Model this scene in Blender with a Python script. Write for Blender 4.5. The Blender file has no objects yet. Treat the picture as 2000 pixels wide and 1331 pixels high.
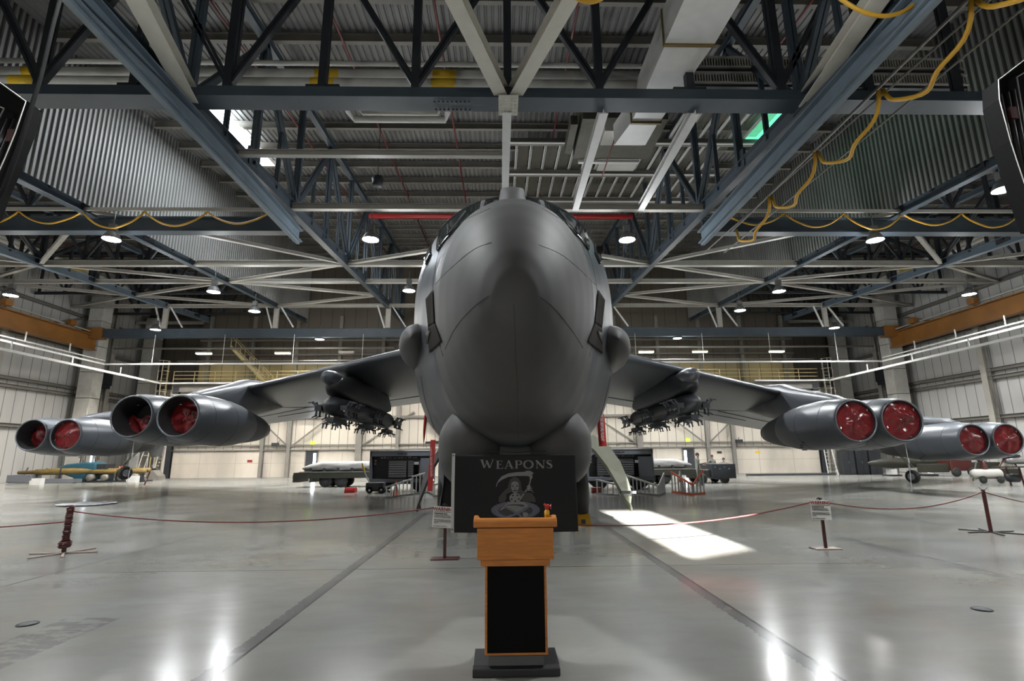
import bpy, bmesh, math, random
from mathutils import Vector, Matrix
from math import sin, cos, pi, sqrt, radians, atan2
random.seed(7)
S = bpy.context.scene
COL = S.collection
HCAM = 1.65

# ------------------------------------------------------------------ materials
def mat(name, col, rough=.6, metal=0., spec=.5, noise=0., nscale=3., bump=0., bscale=40., coat=0., col2=None, stretch=(1, 1, 1)):
    m = bpy.data.materials.new(name); m.use_nodes = True
    N, L = m.node_tree.nodes, m.node_tree.links
    b = N['Principled BSDF']
    b.inputs['Base Color'].default_value = (*col, 1)
    b.inputs['Roughness'].default_value = rough
    b.inputs['Metallic'].default_value = metal
    b.inputs['Specular IOR Level'].default_value = spec
    if coat: b.inputs['Coat Weight'].default_value = coat; b.inputs['Coat Roughness'].default_value = .1
    if noise or bump:
        tc = N.new('ShaderNodeTexCoord'); mp = N.new('ShaderNodeMapping'); mp.inputs['Scale'].default_value = stretch
        L.new(tc.outputs['Object'], mp.inputs['Vector'])
    if noise:
        n = N.new('ShaderNodeTexNoise'); n.inputs['Scale'].default_value = nscale; n.inputs['Detail'].default_value = 6
        L.new(mp.outputs[0], n.inputs['Vector'])
        r = N.new('ShaderNodeMapRange'); r.inputs[1].default_value = .3; r.inputs[2].default_value = .7
        L.new(n.outputs['Fac'], r.inputs[0])
        x = N.new('ShaderNodeMix'); x.data_type = 'RGBA'
        c2 = col2 or tuple(c * (1 - noise) for c in col)
        x.inputs[6].default_value = (*col, 1); x.inputs[7].default_value = (*c2, 1)
        L.new(r.outputs[0], x.inputs[0]); L.new(x.outputs[2], b.inputs['Base Color'])
    if bump:
        n = N.new('ShaderNodeTexNoise'); n.inputs['Scale'].default_value = bscale; n.inputs['Detail'].default_value = 4
        L.new(mp.outputs[0], n.inputs['Vector'])
        bp = N.new('ShaderNodeBump'); bp.inputs['Strength'].default_value = bump
        L.new(n.outputs['Fac'], bp.inputs['Height']); L.new(bp.outputs[0], b.inputs['Normal'])
    return m

def emis(name, col, s):
    m = bpy.data.materials.new(name); m.use_nodes = True
    b = m.node_tree.nodes['Principled BSDF']
    b.inputs['Base Color'].default_value = (*col, 1)
    b.inputs['Emission Color'].default_value = (*col, 1); b.inputs['Emission Strength'].default_value = s
    return m

def seam_mat(name, col, seamcol, axis, period, width, rough=.6, noise=.15, nscale=.5, extra=None, dirt=None):
    """painted metal siding with vertical panel joints every `period` metres along world `axis`"""
    m = mat(name, col, rough, noise=noise, nscale=nscale, stretch=(1, 1, .35))
    N, L = m.node_tree.nodes, m.node_tree.links
    b = N['Principled BSDF']; src = b.inputs['Base Color'].links[0].from_socket
    g = N.new('ShaderNodeNewGeometry'); sx = N.new('ShaderNodeSeparateXYZ'); L.new(g.outputs['Position'], sx.inputs[0])
    def math_(op, a, bb=None):
        n = N.new('ShaderNodeMath'); n.operation = op
        for i, v in enumerate((a, bb)):
            if v is None: continue
            if isinstance(v, (int, float)): n.inputs[i].default_value = v
            else: L.new(v, n.inputs[i])
        return n.outputs[0]
    f = math_('LESS_THAN', math_('ABSOLUTE', math_('SUBTRACT', math_('FRACT', math_('MULTIPLY', sx.outputs[axis], 1 / period)), .5)), width / period / 2)
    for (ax, p, w) in (extra or []):
        e = math_('LESS_THAN', math_('ABSOLUTE', math_('SUBTRACT', sx.outputs[ax], p)), w / 2)
        f = math_('MAXIMUM', f, e)
    x = N.new('ShaderNodeMix'); x.data_type = 'RGBA'
    L.new(f, x.inputs[0]); L.new(src, x.inputs[6]); x.inputs[7].default_value = (*seamcol, 1)
    L.new(x.outputs[2], b.inputs['Base Color'])
    return m

M = {}
M['blue'] = mat('blue_grey_steel', (.046, .062, .078), .42, noise=.25, nscale=1.2)
M['bluel'] = mat('pale_blue_steel', (.125, .165, .20), .38, noise=.2, nscale=1.2)
M['dark'] = mat('dark_steel', (.020, .023, .028), .5, noise=.3)
M['beige'] = mat('beige_steel', (.36, .345, .305), .45, noise=.15, nscale=1.5)
M['beiged'] = mat('dull_beige_steel', (.17, .16, .14), .6, noise=.2, nscale=1.5)
M['white'] = mat('white_paint', (.62, .62, .6), .45, noise=.08)
M['offw'] = mat('off_white_jacket', (.50, .49, .45), .55, noise=.15, nscale=2)
M['deck'] = mat('roof_deck_steel', (.125, .125, .12), .5, noise=.2, nscale=.8)
M['deckb'] = mat('brown_panel', (.09, .085, .065), .6, noise=.3, nscale=4)
M['corr'] = mat('corrugated_siding', (.19, .19, .182), .5, noise=.12, nscale=.5)
M['corrd'] = mat('corrugated_groove_shade', (.035, .035, .032), .7)  # darker tone paints the shade inside the siding grooves
M['side'] = seam_mat('side_wall_siding', (.46, .455, .44), (.10, .095, .09), 1, .95, .05)
M['back'] = seam_mat('back_wall_siding', (.50, .46, .39), (.13, .11, .09), 0, .80, .045)
M['backlow'] = seam_mat('back_wall_low_panel', (.58, .53, .45), (.30, .26, .2), 0, 3.2, .04, noise=.4, nscale=.35, extra=[(2, 1.25, .03)])
M['orange'] = mat('ochre_crane_paint', (.26, .11, .022), .5, noise=.3, nscale=.7)
M['red'] = mat('red_pipe_paint', (.30, .012, .015), .35)
M['redd'] = mat('dark_red_pipe', (.13, .02, .02), .4)
M['yel'] = mat('yellow_marker', (.62, .40, .02), .5)
M['cable'] = mat('yellow_cable', (.50, .27, .015), .5)
M['black'] = mat('black_rubber', (.012, .012, .012), .55)
M['blackc'] = mat('black_cloth', (.010, .010, .011), .85, bump=.15, bscale=9)
M['blackp'] = mat('black_panel', (.004, .004, .004), .9, spec=.15)
M['air'] = mat('grey_aircraft_paint', (.064, .071, .082), .36, noise=.16, nscale=.9, bump=.02, bscale=2.5)
M['airr'] = mat('radome_paint', (.058, .057, .057), .60, noise=.18, nscale=1.3)
M['aird'] = mat('dark_aircraft_panel', (.022, .018, .015), .9, spec=.1)
M['airl'] = mat('panel_line', (.04, .04, .042), .6)
M['lip'] = mat('intake_lip_metal', (.13, .14, .155), .3, metal=.3)
M['duct'] = mat('intake_inner', (.010, .010, .011), .6)
M['cover'] = mat('red_vinyl_cover', (.17, .010, .013), .25, noise=.5, nscale=4, bump=.5, bscale=6)
M['glass'] = mat('dark_cockpit_glass', (.015, .02, .02), .08, spec=.8)
M['gframe'] = mat('window_frame_grey', (.10, .10, .11), .5)
M['khaki'] = mat('pale_green_primer', (.19, .20, .145), .5, noise=.15)
M['tyre'] = mat('tyre_rubber', (.012, .012, .013), .7)
M['hub'] = mat('wheel_hub', (.32, .33, .35), .35, metal=.5)
M['chrome'] = mat('bright_metal', (.55, .55, .56), .2, metal=1)
M['alu'] = mat('aluminium', (.42, .43, .43), .32, metal=.8)
M['oak'] = mat('oak_veneer', (.56, .20, .036), .38, noise=.3, nscale=6, stretch=(1, 6, 8), bump=.03)
M['plinth'] = mat('dark_plinth', (.022, .024, .026), .4, noise=.2)
M['silver'] = mat('flag_silver', (.20, .20, .20), .8)
M['silverb'] = mat('flag_blue_grey', (.12, .13, .17), .8)
M['silverd'] = mat('flag_dim_grey', (.055, .052, .05), .8)
M['tape'] = mat('white_header_tape', (.5, .5, .5), .7)
M['maroon'] = mat('maroon_paint', (.058, .010, .008), .45)
M['rope'] = mat('red_rope', (.13, .014, .014), .7)
M['signw'] = mat('sign_white', (.80, .78, .74), .5)
M['signr'] = mat('sign_red', (.22, .012, .012), .5)
M['signk'] = mat('sign_black', (.02, .02, .02), .5)
M['plate'] = mat('rusty_pale_plate', (.34, .27, .23), .6, noise=.2)
M['olive'] = mat('olive_paint', (.024, .025, .017), .5, noise=.2)
M['tarp'] = mat('grey_tarpaulin', (.22, .215, .205), .6, noise=.2, bump=.5, bscale=3)
M['cab'] = mat('charcoal_cabinet', (.13, .14, .16), .4)
M['cabd'] = mat('charcoal_drawer', (.14, .148, .165), .35)
M['yrail'] = mat('dull_yellow_rail', (.42, .34, .16), .5)
M['lampshade'] = mat('grey_lamp_shade', (.10, .10, .10), .5)
M['beigel'] = mat('light_beige_steel', (.56, .54, .47), .4, noise=.1)
M['gold'] = mat('yellow_missile_paint', (.17, .115, .03), .45, noise=.3)
M['teal'] = mat('teal_cover', (.014, .085, .125), .5, noise=.25)
M['orangec'] = mat('orange_plastic', (.6, .09, .02), .5)
M['lightm'] = emis('lamp_glow', (1., .98, .95), 90)
M['airs'] = mat('exhaust_shroud_paint', (.032, .034, .038), .5)
M['foil'] = mat('crumpled_foil', (.5, .51, .53), .35, metal=.3)
M['tube'] = emis('tube_glow', (1., .93, .68), 14)
M['sky'] = emis('skylight_day', (.93, .97, 1), 9)
M['skyg'] = emis('skylight_green_tint', (.10, .62, .32), 1.6)
M['fillglow'] = emis('front_fill_glow', (1, .97, .93), 1.5)  # glow of the added fill strip behind the camera
M['exit'] = emis('exit_sign_glow', (.55, .85, .05), 1.3)
M['day'] = emis('door_daylight', (.85, .92, 1), 9)
M['camo'] = mat('camouflage_cloth', (.20, .205, .175), .85, noise=.6, nscale=14)
M['skin'] = mat('skin', (.38, .2, .13), .55)
M['hair'] = mat('dark_hair', (.02, .014, .01), .7)
M['boot'] = mat('tan_boot', (.10, .07, .045), .7)
M['walllit'] = seam_mat('ochre_lit_wall', (.24, .20, .11), (.08, .06, .03), 0, 1.2, .06)  # yellow lamplight on this wall is put into its colour
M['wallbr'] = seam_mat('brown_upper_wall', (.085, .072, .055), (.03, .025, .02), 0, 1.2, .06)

# floor: polished concrete, saw-cut joints, stains with a shape of their own
def floor_mat():
    m = bpy.data.materials.new('polished_concrete'); m.use_nodes = True
    N, L = m.node_tree.nodes, m.node_tree.links
    b = N['Principled BSDF']
    g = N.new('ShaderNodeNewGeometry'); sx = N.new('ShaderNodeSeparateXYZ'); L.new(g.outputs['Position'], sx.inputs[0])
    def V(v, i):
        return v
    def mth(op, *a):
        n = N.new('ShaderNodeMath'); n.operation = op
        for i, v in enumerate(a):
            if isinstance(v, (int, float)): n.inputs[i].default_value = v
            else: L.new(v, n.inputs[i])
        return n.outputs[0]
    def noise(scale, stretch=(1, 1, 1), det=5, rough=.5, dist=0.):
        mp = N.new('ShaderNodeMapping'); mp.inputs['Scale'].default_value = stretch
        L.new(g.outputs['Position'], mp.inputs['Vector'])
        n = N.new('ShaderNodeTexNoise'); n.inputs['Scale'].default_value = scale; n.inputs['Detail'].default_value = det
        n.inputs['Roughness'].default_value = rough; n.inputs['Distortion'].default_value = dist
        L.new(mp.outputs[0], n.inputs['Vector']); return n.outputs['Fac']
    def rng(v, a, bb, c=0., d=1.):
        r = N.new('ShaderNodeMapRange'); L.new(v, r.inputs[0])
        for i, q in enumerate((a, bb, c, d)): r.inputs[i + 1].default_value = q
        return r.outputs[0]
    def mix(f, a, c):
        x = N.new('ShaderNodeMix'); x.data_type = 'RGBA'
        if isinstance(f, float): x.inputs[0].default_value = f
        else: L.new(f, x.inputs[0])
        for i, q in ((6, a), (7, c)):
            if isinstance(q, tuple): x.inputs[i].default_value = (*q, 1)
            else: L.new(q, x.inputs[i])
        return x.outputs[2]
    c = mix(rng(noise(.35, det=4), .35, .65), (.225, .228, .212), (.285, .285, .268))
    c = mix(rng(noise(.55, (.8, 1.5, 1), 4, .55, .4), .42, .74, 0, .8), c, (.155, .155, .138))
    c = mix(rng(noise(.4, (1.2, .8, 1), 4, .6, .6), .46, .74, 0, .5), c, (.26, .215, .14))
    c = mix(rng(noise(2.2, (.7, 1.7, 1), 6, .65, .5), .48, .76, 0, .5), c, (.185, .183, .165))
    c = mix(rng(noise(60, det=3), .3, .8, 0, .25), c, (.20, .20, .185))
    # broad darker worn bands (old paint lines under the coating)
    X, Y = sx.outputs[0], sx.outputs[1]
    def band(v, p, w):
        return mth('LESS_THAN', mth('ABSOLUTE', mth('SUBTRACT', v, p)), w / 2)
    wob = mth('MULTIPLY', mth('SUBTRACT', noise(18, det=3), .5), .10)
    wob2 = mth('MULTIPLY', mth('SUBTRACT', noise(9, (.25, 3, 1), 5), .5), .9)
    for p in (-2.285, 2.49):
        f = band(mth('ADD', X, wob), p, .15)
        f = mth('MULTIPLY', f, rng(noise(3, det=5), .34, .40, .35, .9))
        c = mix(f, c, (.115, .115, .115))
    jx = 0
    for p in (-21., -16.2, -11.45, -6.68, -2.21, 2.56, 6.95, 11.7, 16.5, 21.3):
        e = band(X, p, .03); jx = e if jx == 0 else mth('MAXIMUM', jx, e)
    for p in (2.1, 8.68, 15.3, 21.9, 28.5, 35.1, 41.7):
        jx = mth('MAXIMUM', jx, band(Y, p, .026))
    c = mix(mth('MULTIPLY', jx, .92), c, (.03, .03, .028))
    # broken dark tape marks at right and left
    f = mth('MULTIPLY', band(mth('ADD', X, wob2), 6.95, .5), mth('LESS_THAN', mth('ABSOLUTE', mth('SUBTRACT', Y, 8.2)), 3.0))
    f = mth('MULTIPLY', mth('MULTIPLY', f, band(X, 6.72, .42)), rng(noise(2.2, (1, 2.2, 1), 6, .7), .46, .52))
    c = mix(mth('MULTIPLY', f, .75), c, (.10, .10, .10))
    f = mth('MULTIPLY', mth('MULTIPLY', band(X, -4.35, .6), rng(noise(3.2, (1, 2.2, 1), 6, .7), .45, .52)), mth('LESS_THAN', mth('ABSOLUTE', mth('SUBTRACT', Y, 4.7)), 1.6))
    c = mix(mth('MULTIPLY', f, .7), c, (.13, .13, .13))
    # diagonal taxi stripes and dark washed areas further in
    for (a, p, w, y0, y1, q) in ((.62, -16.4, .5, 21, 48, .8), (-.62, 16.4, .5, 21, 48, .9), (.30, -16.5, 3.2, 26, 40, .35), (-.30, 16.5, 3.4, 26, 40, .55)):
        v = mth('ADD', X, mth('MULTIPLY', mth('SUBTRACT', Y, 30.), -a))
        f = mth('MULTIPLY', band(mth('ADD', v, wob), p, w), band(Y, (y0 + y1) / 2, y1 - y0))
        c = mix(mth('MULTIPLY', f, q), c, (.07, .065, .06))
    L.new(c, b.inputs['Base Color'])
    rr = mth('ADD', rng(noise(.5, (.8, 1.6, 1), 3), .3, .7, .12, .20), mth('MULTIPLY', noise(14, (1, 3, 1), 3), .05))
    L.new(rr, b.inputs['Roughness'])
    b.inputs['Specular IOR Level'].default_value = .62
    bp = N.new('ShaderNodeBump'); bp.inputs['Strength'].default_value = .03; bp.inputs['Distance'].default_value = .03
    L.new(noise(1.6, (1, 1, 1), 3), bp.inputs['Height'])
    return m
M['floor'] = floor_mat()

# ------------------------------------------------------------------ mesh builder
class MB:
    def __init__(s): s.v = []; s.f = []; s.sm = []; s.mi = []; s.mats = []; s.cur = 0
    def use(s, key):
        if key not in s.mats: s.mats.append(key)
        s.cur = s.mats.index(key); return s
    def add(s, vs, fs, smooth=False):
        o = len(s.v); s.v += [tuple(v) for v in vs]
        for f in fs: s.f.append(tuple(i + o for i in f)); s.sm.append(smooth); s.mi.append(s.cur)
        return s
    def box(s, x0, x1, y0, y1, z0, z1):
        v = [(x, y, z) for z in (z0, z1) for y in (y0, y1) for x in (x0, x1)]
        return s.add(v, [(0, 2, 3, 1), (4, 5, 7, 6), (0, 1, 5, 4), (2, 6, 7, 3), (0, 4, 6, 2), (1, 3, 7, 5)])
    def frame(s, p0, p1, up=(0, 0, 1)):
        p0, p1 = Vector(p0), Vector(p1); d = (p1 - p0).normalized(); u = Vector(up)
        if abs(d.dot(u)) > .98: u = Vector((0, 1, 0)) if abs(d.y) < .9 else Vector((1, 0, 0))
        r = d.cross(u).normalized(); u = r.cross(d).normalized(); return p0, p1, d, r, u
    def bar(s, p0, p1, w, h, up=(0, 0, 1), off=(0, 0)):
        p0, p1, d, r, u = s.frame(p0, p1, up)
        p0 = p0 + r * off[0] + u * off[1]; p1 = p1 + r * off[0] + u * off[1]
        v = [p + r * a * w / 2 + u * b * h / 2 for p in (p0, p1) for a, b in ((-1, -1), (1, -1), (1, 1), (-1, 1))]
        return s.add(v, [(0, 3, 2, 1), (4, 5, 6, 7), (0, 1, 5, 4), (1, 2, 6, 5), (2, 3, 7, 6), (3, 0, 4, 7)])
    def ibeam(s, p0, p1, w, h, t=.03, up=(0, 0, 1)):
        s.bar(p0, p1, w, t, up, (0, h / 2 - t / 2)); s.bar(p0, p1, w, t, up, (0, -h / 2 + t / 2))
        return s.bar(p0, p1, t, h - 2 * t, up)
    def twin(s, p0, p1, w, h, t=.03, up=(0, 1, 0)):   # double angle member: two plates with a gap
        s.bar(p0, p1, w * .42, h, up, (-w * .29, 0)); return s.bar(p0, p1, w * .42, h, up, (w * .29, 0))
    def tube(s, pts, r, n=8, caps=True):
        pts = [Vector(p) for p in pts]; m = len(pts); rs = r if isinstance(r, (list, tuple)) else [r] * m
        vs = []; pr = None
        for i, p in enumerate(pts):
            d = (pts[min(i + 1, m - 1)] - pts[max(i - 1, 0)]).normalized()
            if pr is None:
                a = Vector((0, 0, 1)) if abs(d.z) < .9 else Vector((1, 0, 0)); pr = d.cross(a).normalized()
            pr = (pr - d * pr.dot(d)).normalized(); q = d.cross(pr)
            for k in range(n):
                t = 2 * pi * k / n; vs.append(p + (pr * cos(t) + q * sin(t)) * rs[i])
        fs = [(i * n + k, i * n + (k + 1) % n, (i + 1) * n + (k + 1) % n, (i + 1) * n + k) for i in range(m - 1) for k in range(n)]
        if caps: fs += [tuple(range(n - 1, -1, -1)), tuple((m - 1) * n + k for k in range(n))]
        return s.add(vs, fs, n > 5)
    def loft(s, rings, closed=True, caps=True, smooth=True):
        n = len(rings[0]); vs = [p for r in rings for p in r]; m = len(rings)
        kk = n if closed else n - 1
        fs = [(i * n + k, i * n + (k + 1) % n, (i + 1) * n + (k + 1) % n, (i + 1) * n + k) for i in range(m - 1) for k in range(kk)]
        if caps: fs += [tuple(range(n - 1, -1, -1)), tuple((m - 1) * n + k for k in range(n))]
        return s.add(vs, fs, smooth)
    def lathe(s, c, axis, prof, n=32, up=None):
        """prof = list of (distance along axis, radius)"""
        c = Vector(c); a = Vector(axis).normalized(); u = Vector((0, 0, 1)) if abs(a.z) < .9 else Vector((1, 0, 0))
        r = a.cross(u).normalized(); u = r.cross(a)
        return s.loft([[c + a * t + (r * cos(2 * pi * k / n) + u * sin(2 * pi * k / n)) * max(rr, 1e-4) for k in range(n)] for t, rr in prof], caps=False)
    def prism(s, poly, a0, a1, axis=0):
        """poly in the two other axes, extruded along axis from a0 to a1"""
        def P(p, a): q = list(p); q.insert(axis, a); return q
        n = len(poly); vs = [P(p, a0) for p in poly] + [P(p, a1) for p in poly]
        return s.add(vs, [tuple(range(n - 1, -1, -1)), tuple(range(n, 2 * n))] + [(k, (k + 1) % n, n + (k + 1) % n, n + k) for k in range(n)])
    def ball(s, c, rx, ry=None, rz=None, n=16, m=10):
        ry = ry or rx; rz = rz or rx
        return s.loft([[(c[0] + rx * sin(pi * j / m) * cos(2 * pi * k / n), c[1] + ry * sin(pi * j / m) * sin(2 * pi * k / n), c[2] - rz * cos(pi * j / m)) for k in range(n)] for j in range(m + 1)], caps=False)
    def build(s, name, key=None, parent=None, bevel=0, auto=True, **props):
        me = bpy.data.meshes.new(name); me.from_pydata(s.v, [], s.f)
        keys = s.mats or [key]
        for k in keys: me.materials.append(M[k])
        me.polygons.foreach_set('use_smooth', s.sm); me.polygons.foreach_set('material_index', s.mi)
        bm = bmesh.new(); bm.from_mesh(me); bmesh.ops.recalc_face_normals(bm, faces=bm.faces); bm.to_mesh(me); bm.free()
        me.update()
        o = bpy.data.objects.new(name, me); COL.objects.link(o)
        if parent is not None: o.parent = parent
        if bevel:
            b = o.modifiers.new('bevel', 'BEVEL'); b.width = bevel; b.segments = 2; b.limit_method = 'ANGLE'
        for k, v in props.items(): o[k] = v
        return o

def tag(o, label, cat, group=None, kind=None):
    o['label'] = label; o['category'] = cat
    if group: o['group'] = group
    if kind: o['kind'] = kind
    return o
def thing(name, label, cat, loc=(0, 0, 0), rotz=0, group=None):
    o = bpy.data.objects.new(name, None); COL.objects.link(o); o.location = loc; o.rotation_euler = (0, 0, rotz)
    o.empty_display_size = .3
    return tag(o, label, cat, group)
def struct(mb, name, key=None):
    o = mb.build(name, key); o['kind'] = 'structure'; return o
def copy_tree(o, parent=None, **kw):
    c = o.copy(); COL.objects.link(c)
    if parent is not None: c.parent = parent
    for ch in [x for x in o.children]: copy_tree(ch, c)
    for k, v in kw.items():
        if k == 'loc': c.location = v
        elif k == 'rotz': c.rotation_euler = (0, 0, v)
        else: c[k] = v
    return c
FONT_CACHE = {}
def text(body, size, key, parent, loc, rot, name='lettering', sx=1., ext=.002, align='CENTER', bold=0.):
    cu = bpy.data.curves.new(name, 'FONT'); cu.body = body; cu.size = size; cu.extrude = ext; cu.align_x = align; cu.align_y = 'CENTER'
    cu.offset = bold; cu.resolution_u = 3
    t = bpy.data.objects.new(name, cu); COL.objects.link(t)
    dg = bpy.context.evaluated_depsgraph_get()
    me = bpy.data.meshes.new_from_object(t.evaluated_get(dg)); bpy.data.objects.remove(t)
    me.materials.clear(); me.materials.append(M[key])
    o = bpy.data.objects.new(name, me); COL.objects.link(o); o.location = loc; o.rotation_euler = rot; o.scale = (sx, 1, 1)
    if parent is not None: o.parent = parent
    return o
def lerp(a, b, t): return a + (b - a) * t
def interp(tab, x):
    if x <= tab[0][0]: return tab[0][1:]
    for a, b in zip(tab, tab[1:]):
        if x <= b[0]:
            t = (x - a[0]) / (b[0] - a[0]); return tuple(lerp(p, q, t) for p, q in zip(a[1:], b[1:]))
    return tab[-1][1:]
def side(x): return 'left' if x < 0 else 'right'

# ------------------------------------------------------------------ camera
F = 1040.
def nrm(v):
    return Vector(v).normalized()
cy = nrm((977 - 1000, 893 - 665.5, F)); cz = nrm(cy.cross(Vector((1, -.008, 0))))
if cz.y > 0: cz = -cz
cx = cy.cross(cz).normalized()
if cx.x < 0: cx = -cx
right = Vector((cx.x, cy.x, cz.x)); down = Vector((cx.y, cy.y, cz.y)); fwd = Vector((cx.z, cy.z, cz.z))
cam = bpy.data.objects.new('camera', bpy.data.cameras.new('camera')); COL.objects.link(cam)
mw = Matrix((right, -down, -fwd)).transposed().to_4x4(); mw.translation = (0, 0, HCAM); cam.matrix_world = mw
cam.data.sensor_width = 36; cam.data.lens = 36 * F / 2000; cam.data.clip_end = 300; cam.data.clip_start = .05
S.camera = cam
# ------------------------------------------------------------------ hangar shell
XW, YB, YE = 38.6, 50.0, 58.0          # side walls, mezzanine front, rear wall
def zc(y): return 11.9 + .07 * y        # plane of the truss bottom chords
def zr(y): return 18.65 + .075 * y      # high roof over the middle bay
def zs(y): return 16.2 + .07 * y        # lower roof over the side bays
struct(MB().box(-XW - .3, XW + .3, -6.3, YE + .3, -.3, 0), 'floor', 'floor')

def deck(x0, x1, zf, name):
    m = MB(); p = .30; n = int((x1 - x0) / p); vs = []; y0, y1 = -6.3, YE + .3
    prof = []
    for i in range(n + 1):
        x = x0 + i * p
        prof += [(x, 0), (x + p * .55, 0), (x + p * .66, .06), (x + p * .89, .06)]
    prof = [(min(x, x1), dz) for x, dz in prof]
    for y in (y0, y1): vs += [(x, y, zf(y) + dz) for x, dz in prof]
    k = len(prof); m.add(vs, [(i, i + 1, k + i + 1, k + i) for i in range(k - 1)])
    m.add([(x, y, zf(y) + .35) for y in (y0, y1) for x in (x0, x1)], [(0, 1, 3, 2)])
    o = struct(m, name, 'deck'); return o
deck(-20.0, 20.0, zr, 'ceiling'); deck(-XW - .3, -19.95, zs, 'ceiling'); deck(19.95, XW + .3, zs, 'ceiling')

def corrugated(x, sgn, name):
    m = MB(); vs = []; p = .29; y = -6.
    pr = []
    while y < YE:
        pr += [(y, 0), (y + p * .42, 0), (y + p * .5, 1), (y + p * .92, 1)]; y += p
    for y, d in pr: vs.append((x + sgn * d * .055, y, zc(y) + .1))
    for y, d in pr: vs.append((x + sgn * d * .055, y, zr(y) + .1))
    k = len(pr)
    for i in range(k - 1):
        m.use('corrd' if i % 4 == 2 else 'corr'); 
        m.add([vs[i], vs[i + 1], vs[k + i + 1], vs[k + i]], [(0, 1, 2, 3)])
    return struct(m, name)
corrugated(-19.85, -1, 'wall_left_upper'); corrugated(19.85, 1, 'wall_right_upper')

for sg in (-1, 1):
    nm = side(sg)
    struct(MB().box(min(sg * XW, sg * (XW + .25)), max(sg * XW, sg * (XW + .25)), -6.3, YE + .3, 0, 21), 'wall_' + nm, 'side')
# back: low panel, siding, opening for the tail between x -5.5 and 5.5
for sg in (-1, 1):
    a, b = sorted((sg * 5.5, sg * 30.6)); nm = side(sg)
    m = MB(); m.use('backlow').box(a, b, YB, YB + .3, 0, 2.42); m.use('back').box(a, b, YB + .06, YB + .3, 2.42, 7.7)
    struct(m, 'wall_back_' + nm)
    a2, b2 = sorted((sg * 30.6, sg * 30.3)); struct(MB().box(a2, b2, YB + .3, YE, 0, 7.7), 'wall_return_' + nm, 'back')
struct(MB().box(-XW, XW, YE, YE + .3, 0, 24), 'wall_rear', 'back')
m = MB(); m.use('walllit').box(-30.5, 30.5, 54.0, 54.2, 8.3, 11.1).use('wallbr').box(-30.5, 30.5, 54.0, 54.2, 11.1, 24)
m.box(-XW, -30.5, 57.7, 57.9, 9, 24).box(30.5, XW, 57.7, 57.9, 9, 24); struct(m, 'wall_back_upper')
# front door wall behind the camera with a sun slot added and wedge-cut to shape the floor patch
SL, SR, SB, ST = 3.03, 4.42, 4.62, 7.05
m = MB(); m.prism([(SL, SB), (SR, SB), (SR, SB + .26)], -6.25, -6.02, 1); m.box(-XW, SL, -6.3, -6, 0, 24).box(SR, XW, -6.3, -6, 0, 24).box(SL, SR, -6.3, -6, 0, SB).box(SL, SR, -6.3, -6, ST, 24)
struct(m, 'wall_front', 'side')
# tail bay beyond
# ------------------------------------------------------------------ roof steel
def purlins(x0, x1, zf, y0, step, key, label, grp, yend=YE - .6):
    y = y0; first = None; mid = (x0 + x1) / 2
    while y < yend:
        if first is None:
            o = MB().ibeam((x0, y, 0), (x1, y, 0), .22, .42, .03).build('roof_purlin', key); tag(o, label, 'roof beam', grp); first = o
        else:
            o = first.copy(); COL.objects.link(o)
        o.location = (0, y - y0, zf(y) - .24); y += step
def zero(y): return y
# purlin mesh is modelled at y0, so location y is an offset
purlins(-19.8, 19.8, zr, 1.3, 2.4, 'beiged', 'grey steel purlin crossing under the high corrugated roof', 'purlins of the high middle roof')
purlins(-38.4, -20.4, zs, 1.3, 2.4, 'beiged', 'steel purlin under the lower roof of the left side bay', 'purlins of the left side bay roof')
purlins(20.4, 38.4, zs, 1.3, 2.4, 'beiged', 'steel purlin under the lower roof of the right side bay', 'purlins of the right side bay roof')

NODES = [15.5 + 4.52 * k for k in range(-4, 10)]
def truss(x, ztop, label, ckey, wkey, name='roof_truss', cw=.36, chh=.52):
    t = thing(name, label, 'roof truss', (x, 0, 0))
    y0, y1 = -5.8, YE - .3
    MB().ibeam((0, y0, zc(y0)), (0, y1, zc(y1)), cw, chh, .04).build('bottom_chord', ckey, t)
    MB().ibeam((0, y0, ztop(y0)), (0, y1, ztop(y1)), .32, .34, .04).build('top_chord', ckey, t)
    for k, y in enumerate(NODES):
        MB().twin((0, y, zc(y) + .1), (0, y, ztop(y) - .1), .30, .2).build('vertical_post', wkey, t)
        MB().box(-.06, .06, y - .45, y + .45, zc(y) - .05, zc(y) + .75).build('gusset_plate', wkey, t)
        if k + 1 < len(NODES):
            yn = NODES[k + 1]
            a, b = ((0, y, zc(y) + .2), (0, yn, ztop(yn) - .2)) if k % 2 == 0 else ((0, y, ztop(y) - .2), (0, yn, zc(yn) + .2))
            MB().twin(a, b, .30, .2).build('diagonal_brace', wkey, t)
            ym = (y + yn) / 2; zm = (a[2] + b[2]) / 2
            MB().twin((0, ym, zc(ym) + .1), (0, ym, zm), .18, .12).build('short_post', wkey, t)
    return t
truss(-10.1, lambda y: zr(y) - .75, 'deep blue-grey roof truss along the left of the aircraft', 'blue', 'blue', chh=.6)
truss(10.1, lambda y: zr(y) - .75, 'deep blue-grey roof truss along the right of the aircraft', 'blue', 'blue', chh=.6)
truss(-20.15, lambda y: zs(y) - .6, 'blue-grey truss under the left corrugated wall', 'blue', 'dark')
truss(20.15, lambda y: zs(y) - .6, 'blue-grey truss under the right corrugated wall', 'blue', 'dark')
truss(-30, lambda y: zs(y) - .6, 'blue-grey truss in the middle of the left side bay', 'bluel', 'dark')
truss(30, lambda y: zs(y) - .6, 'blue-grey truss in the middle of the right side bay', 'bluel', 'dark')

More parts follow.
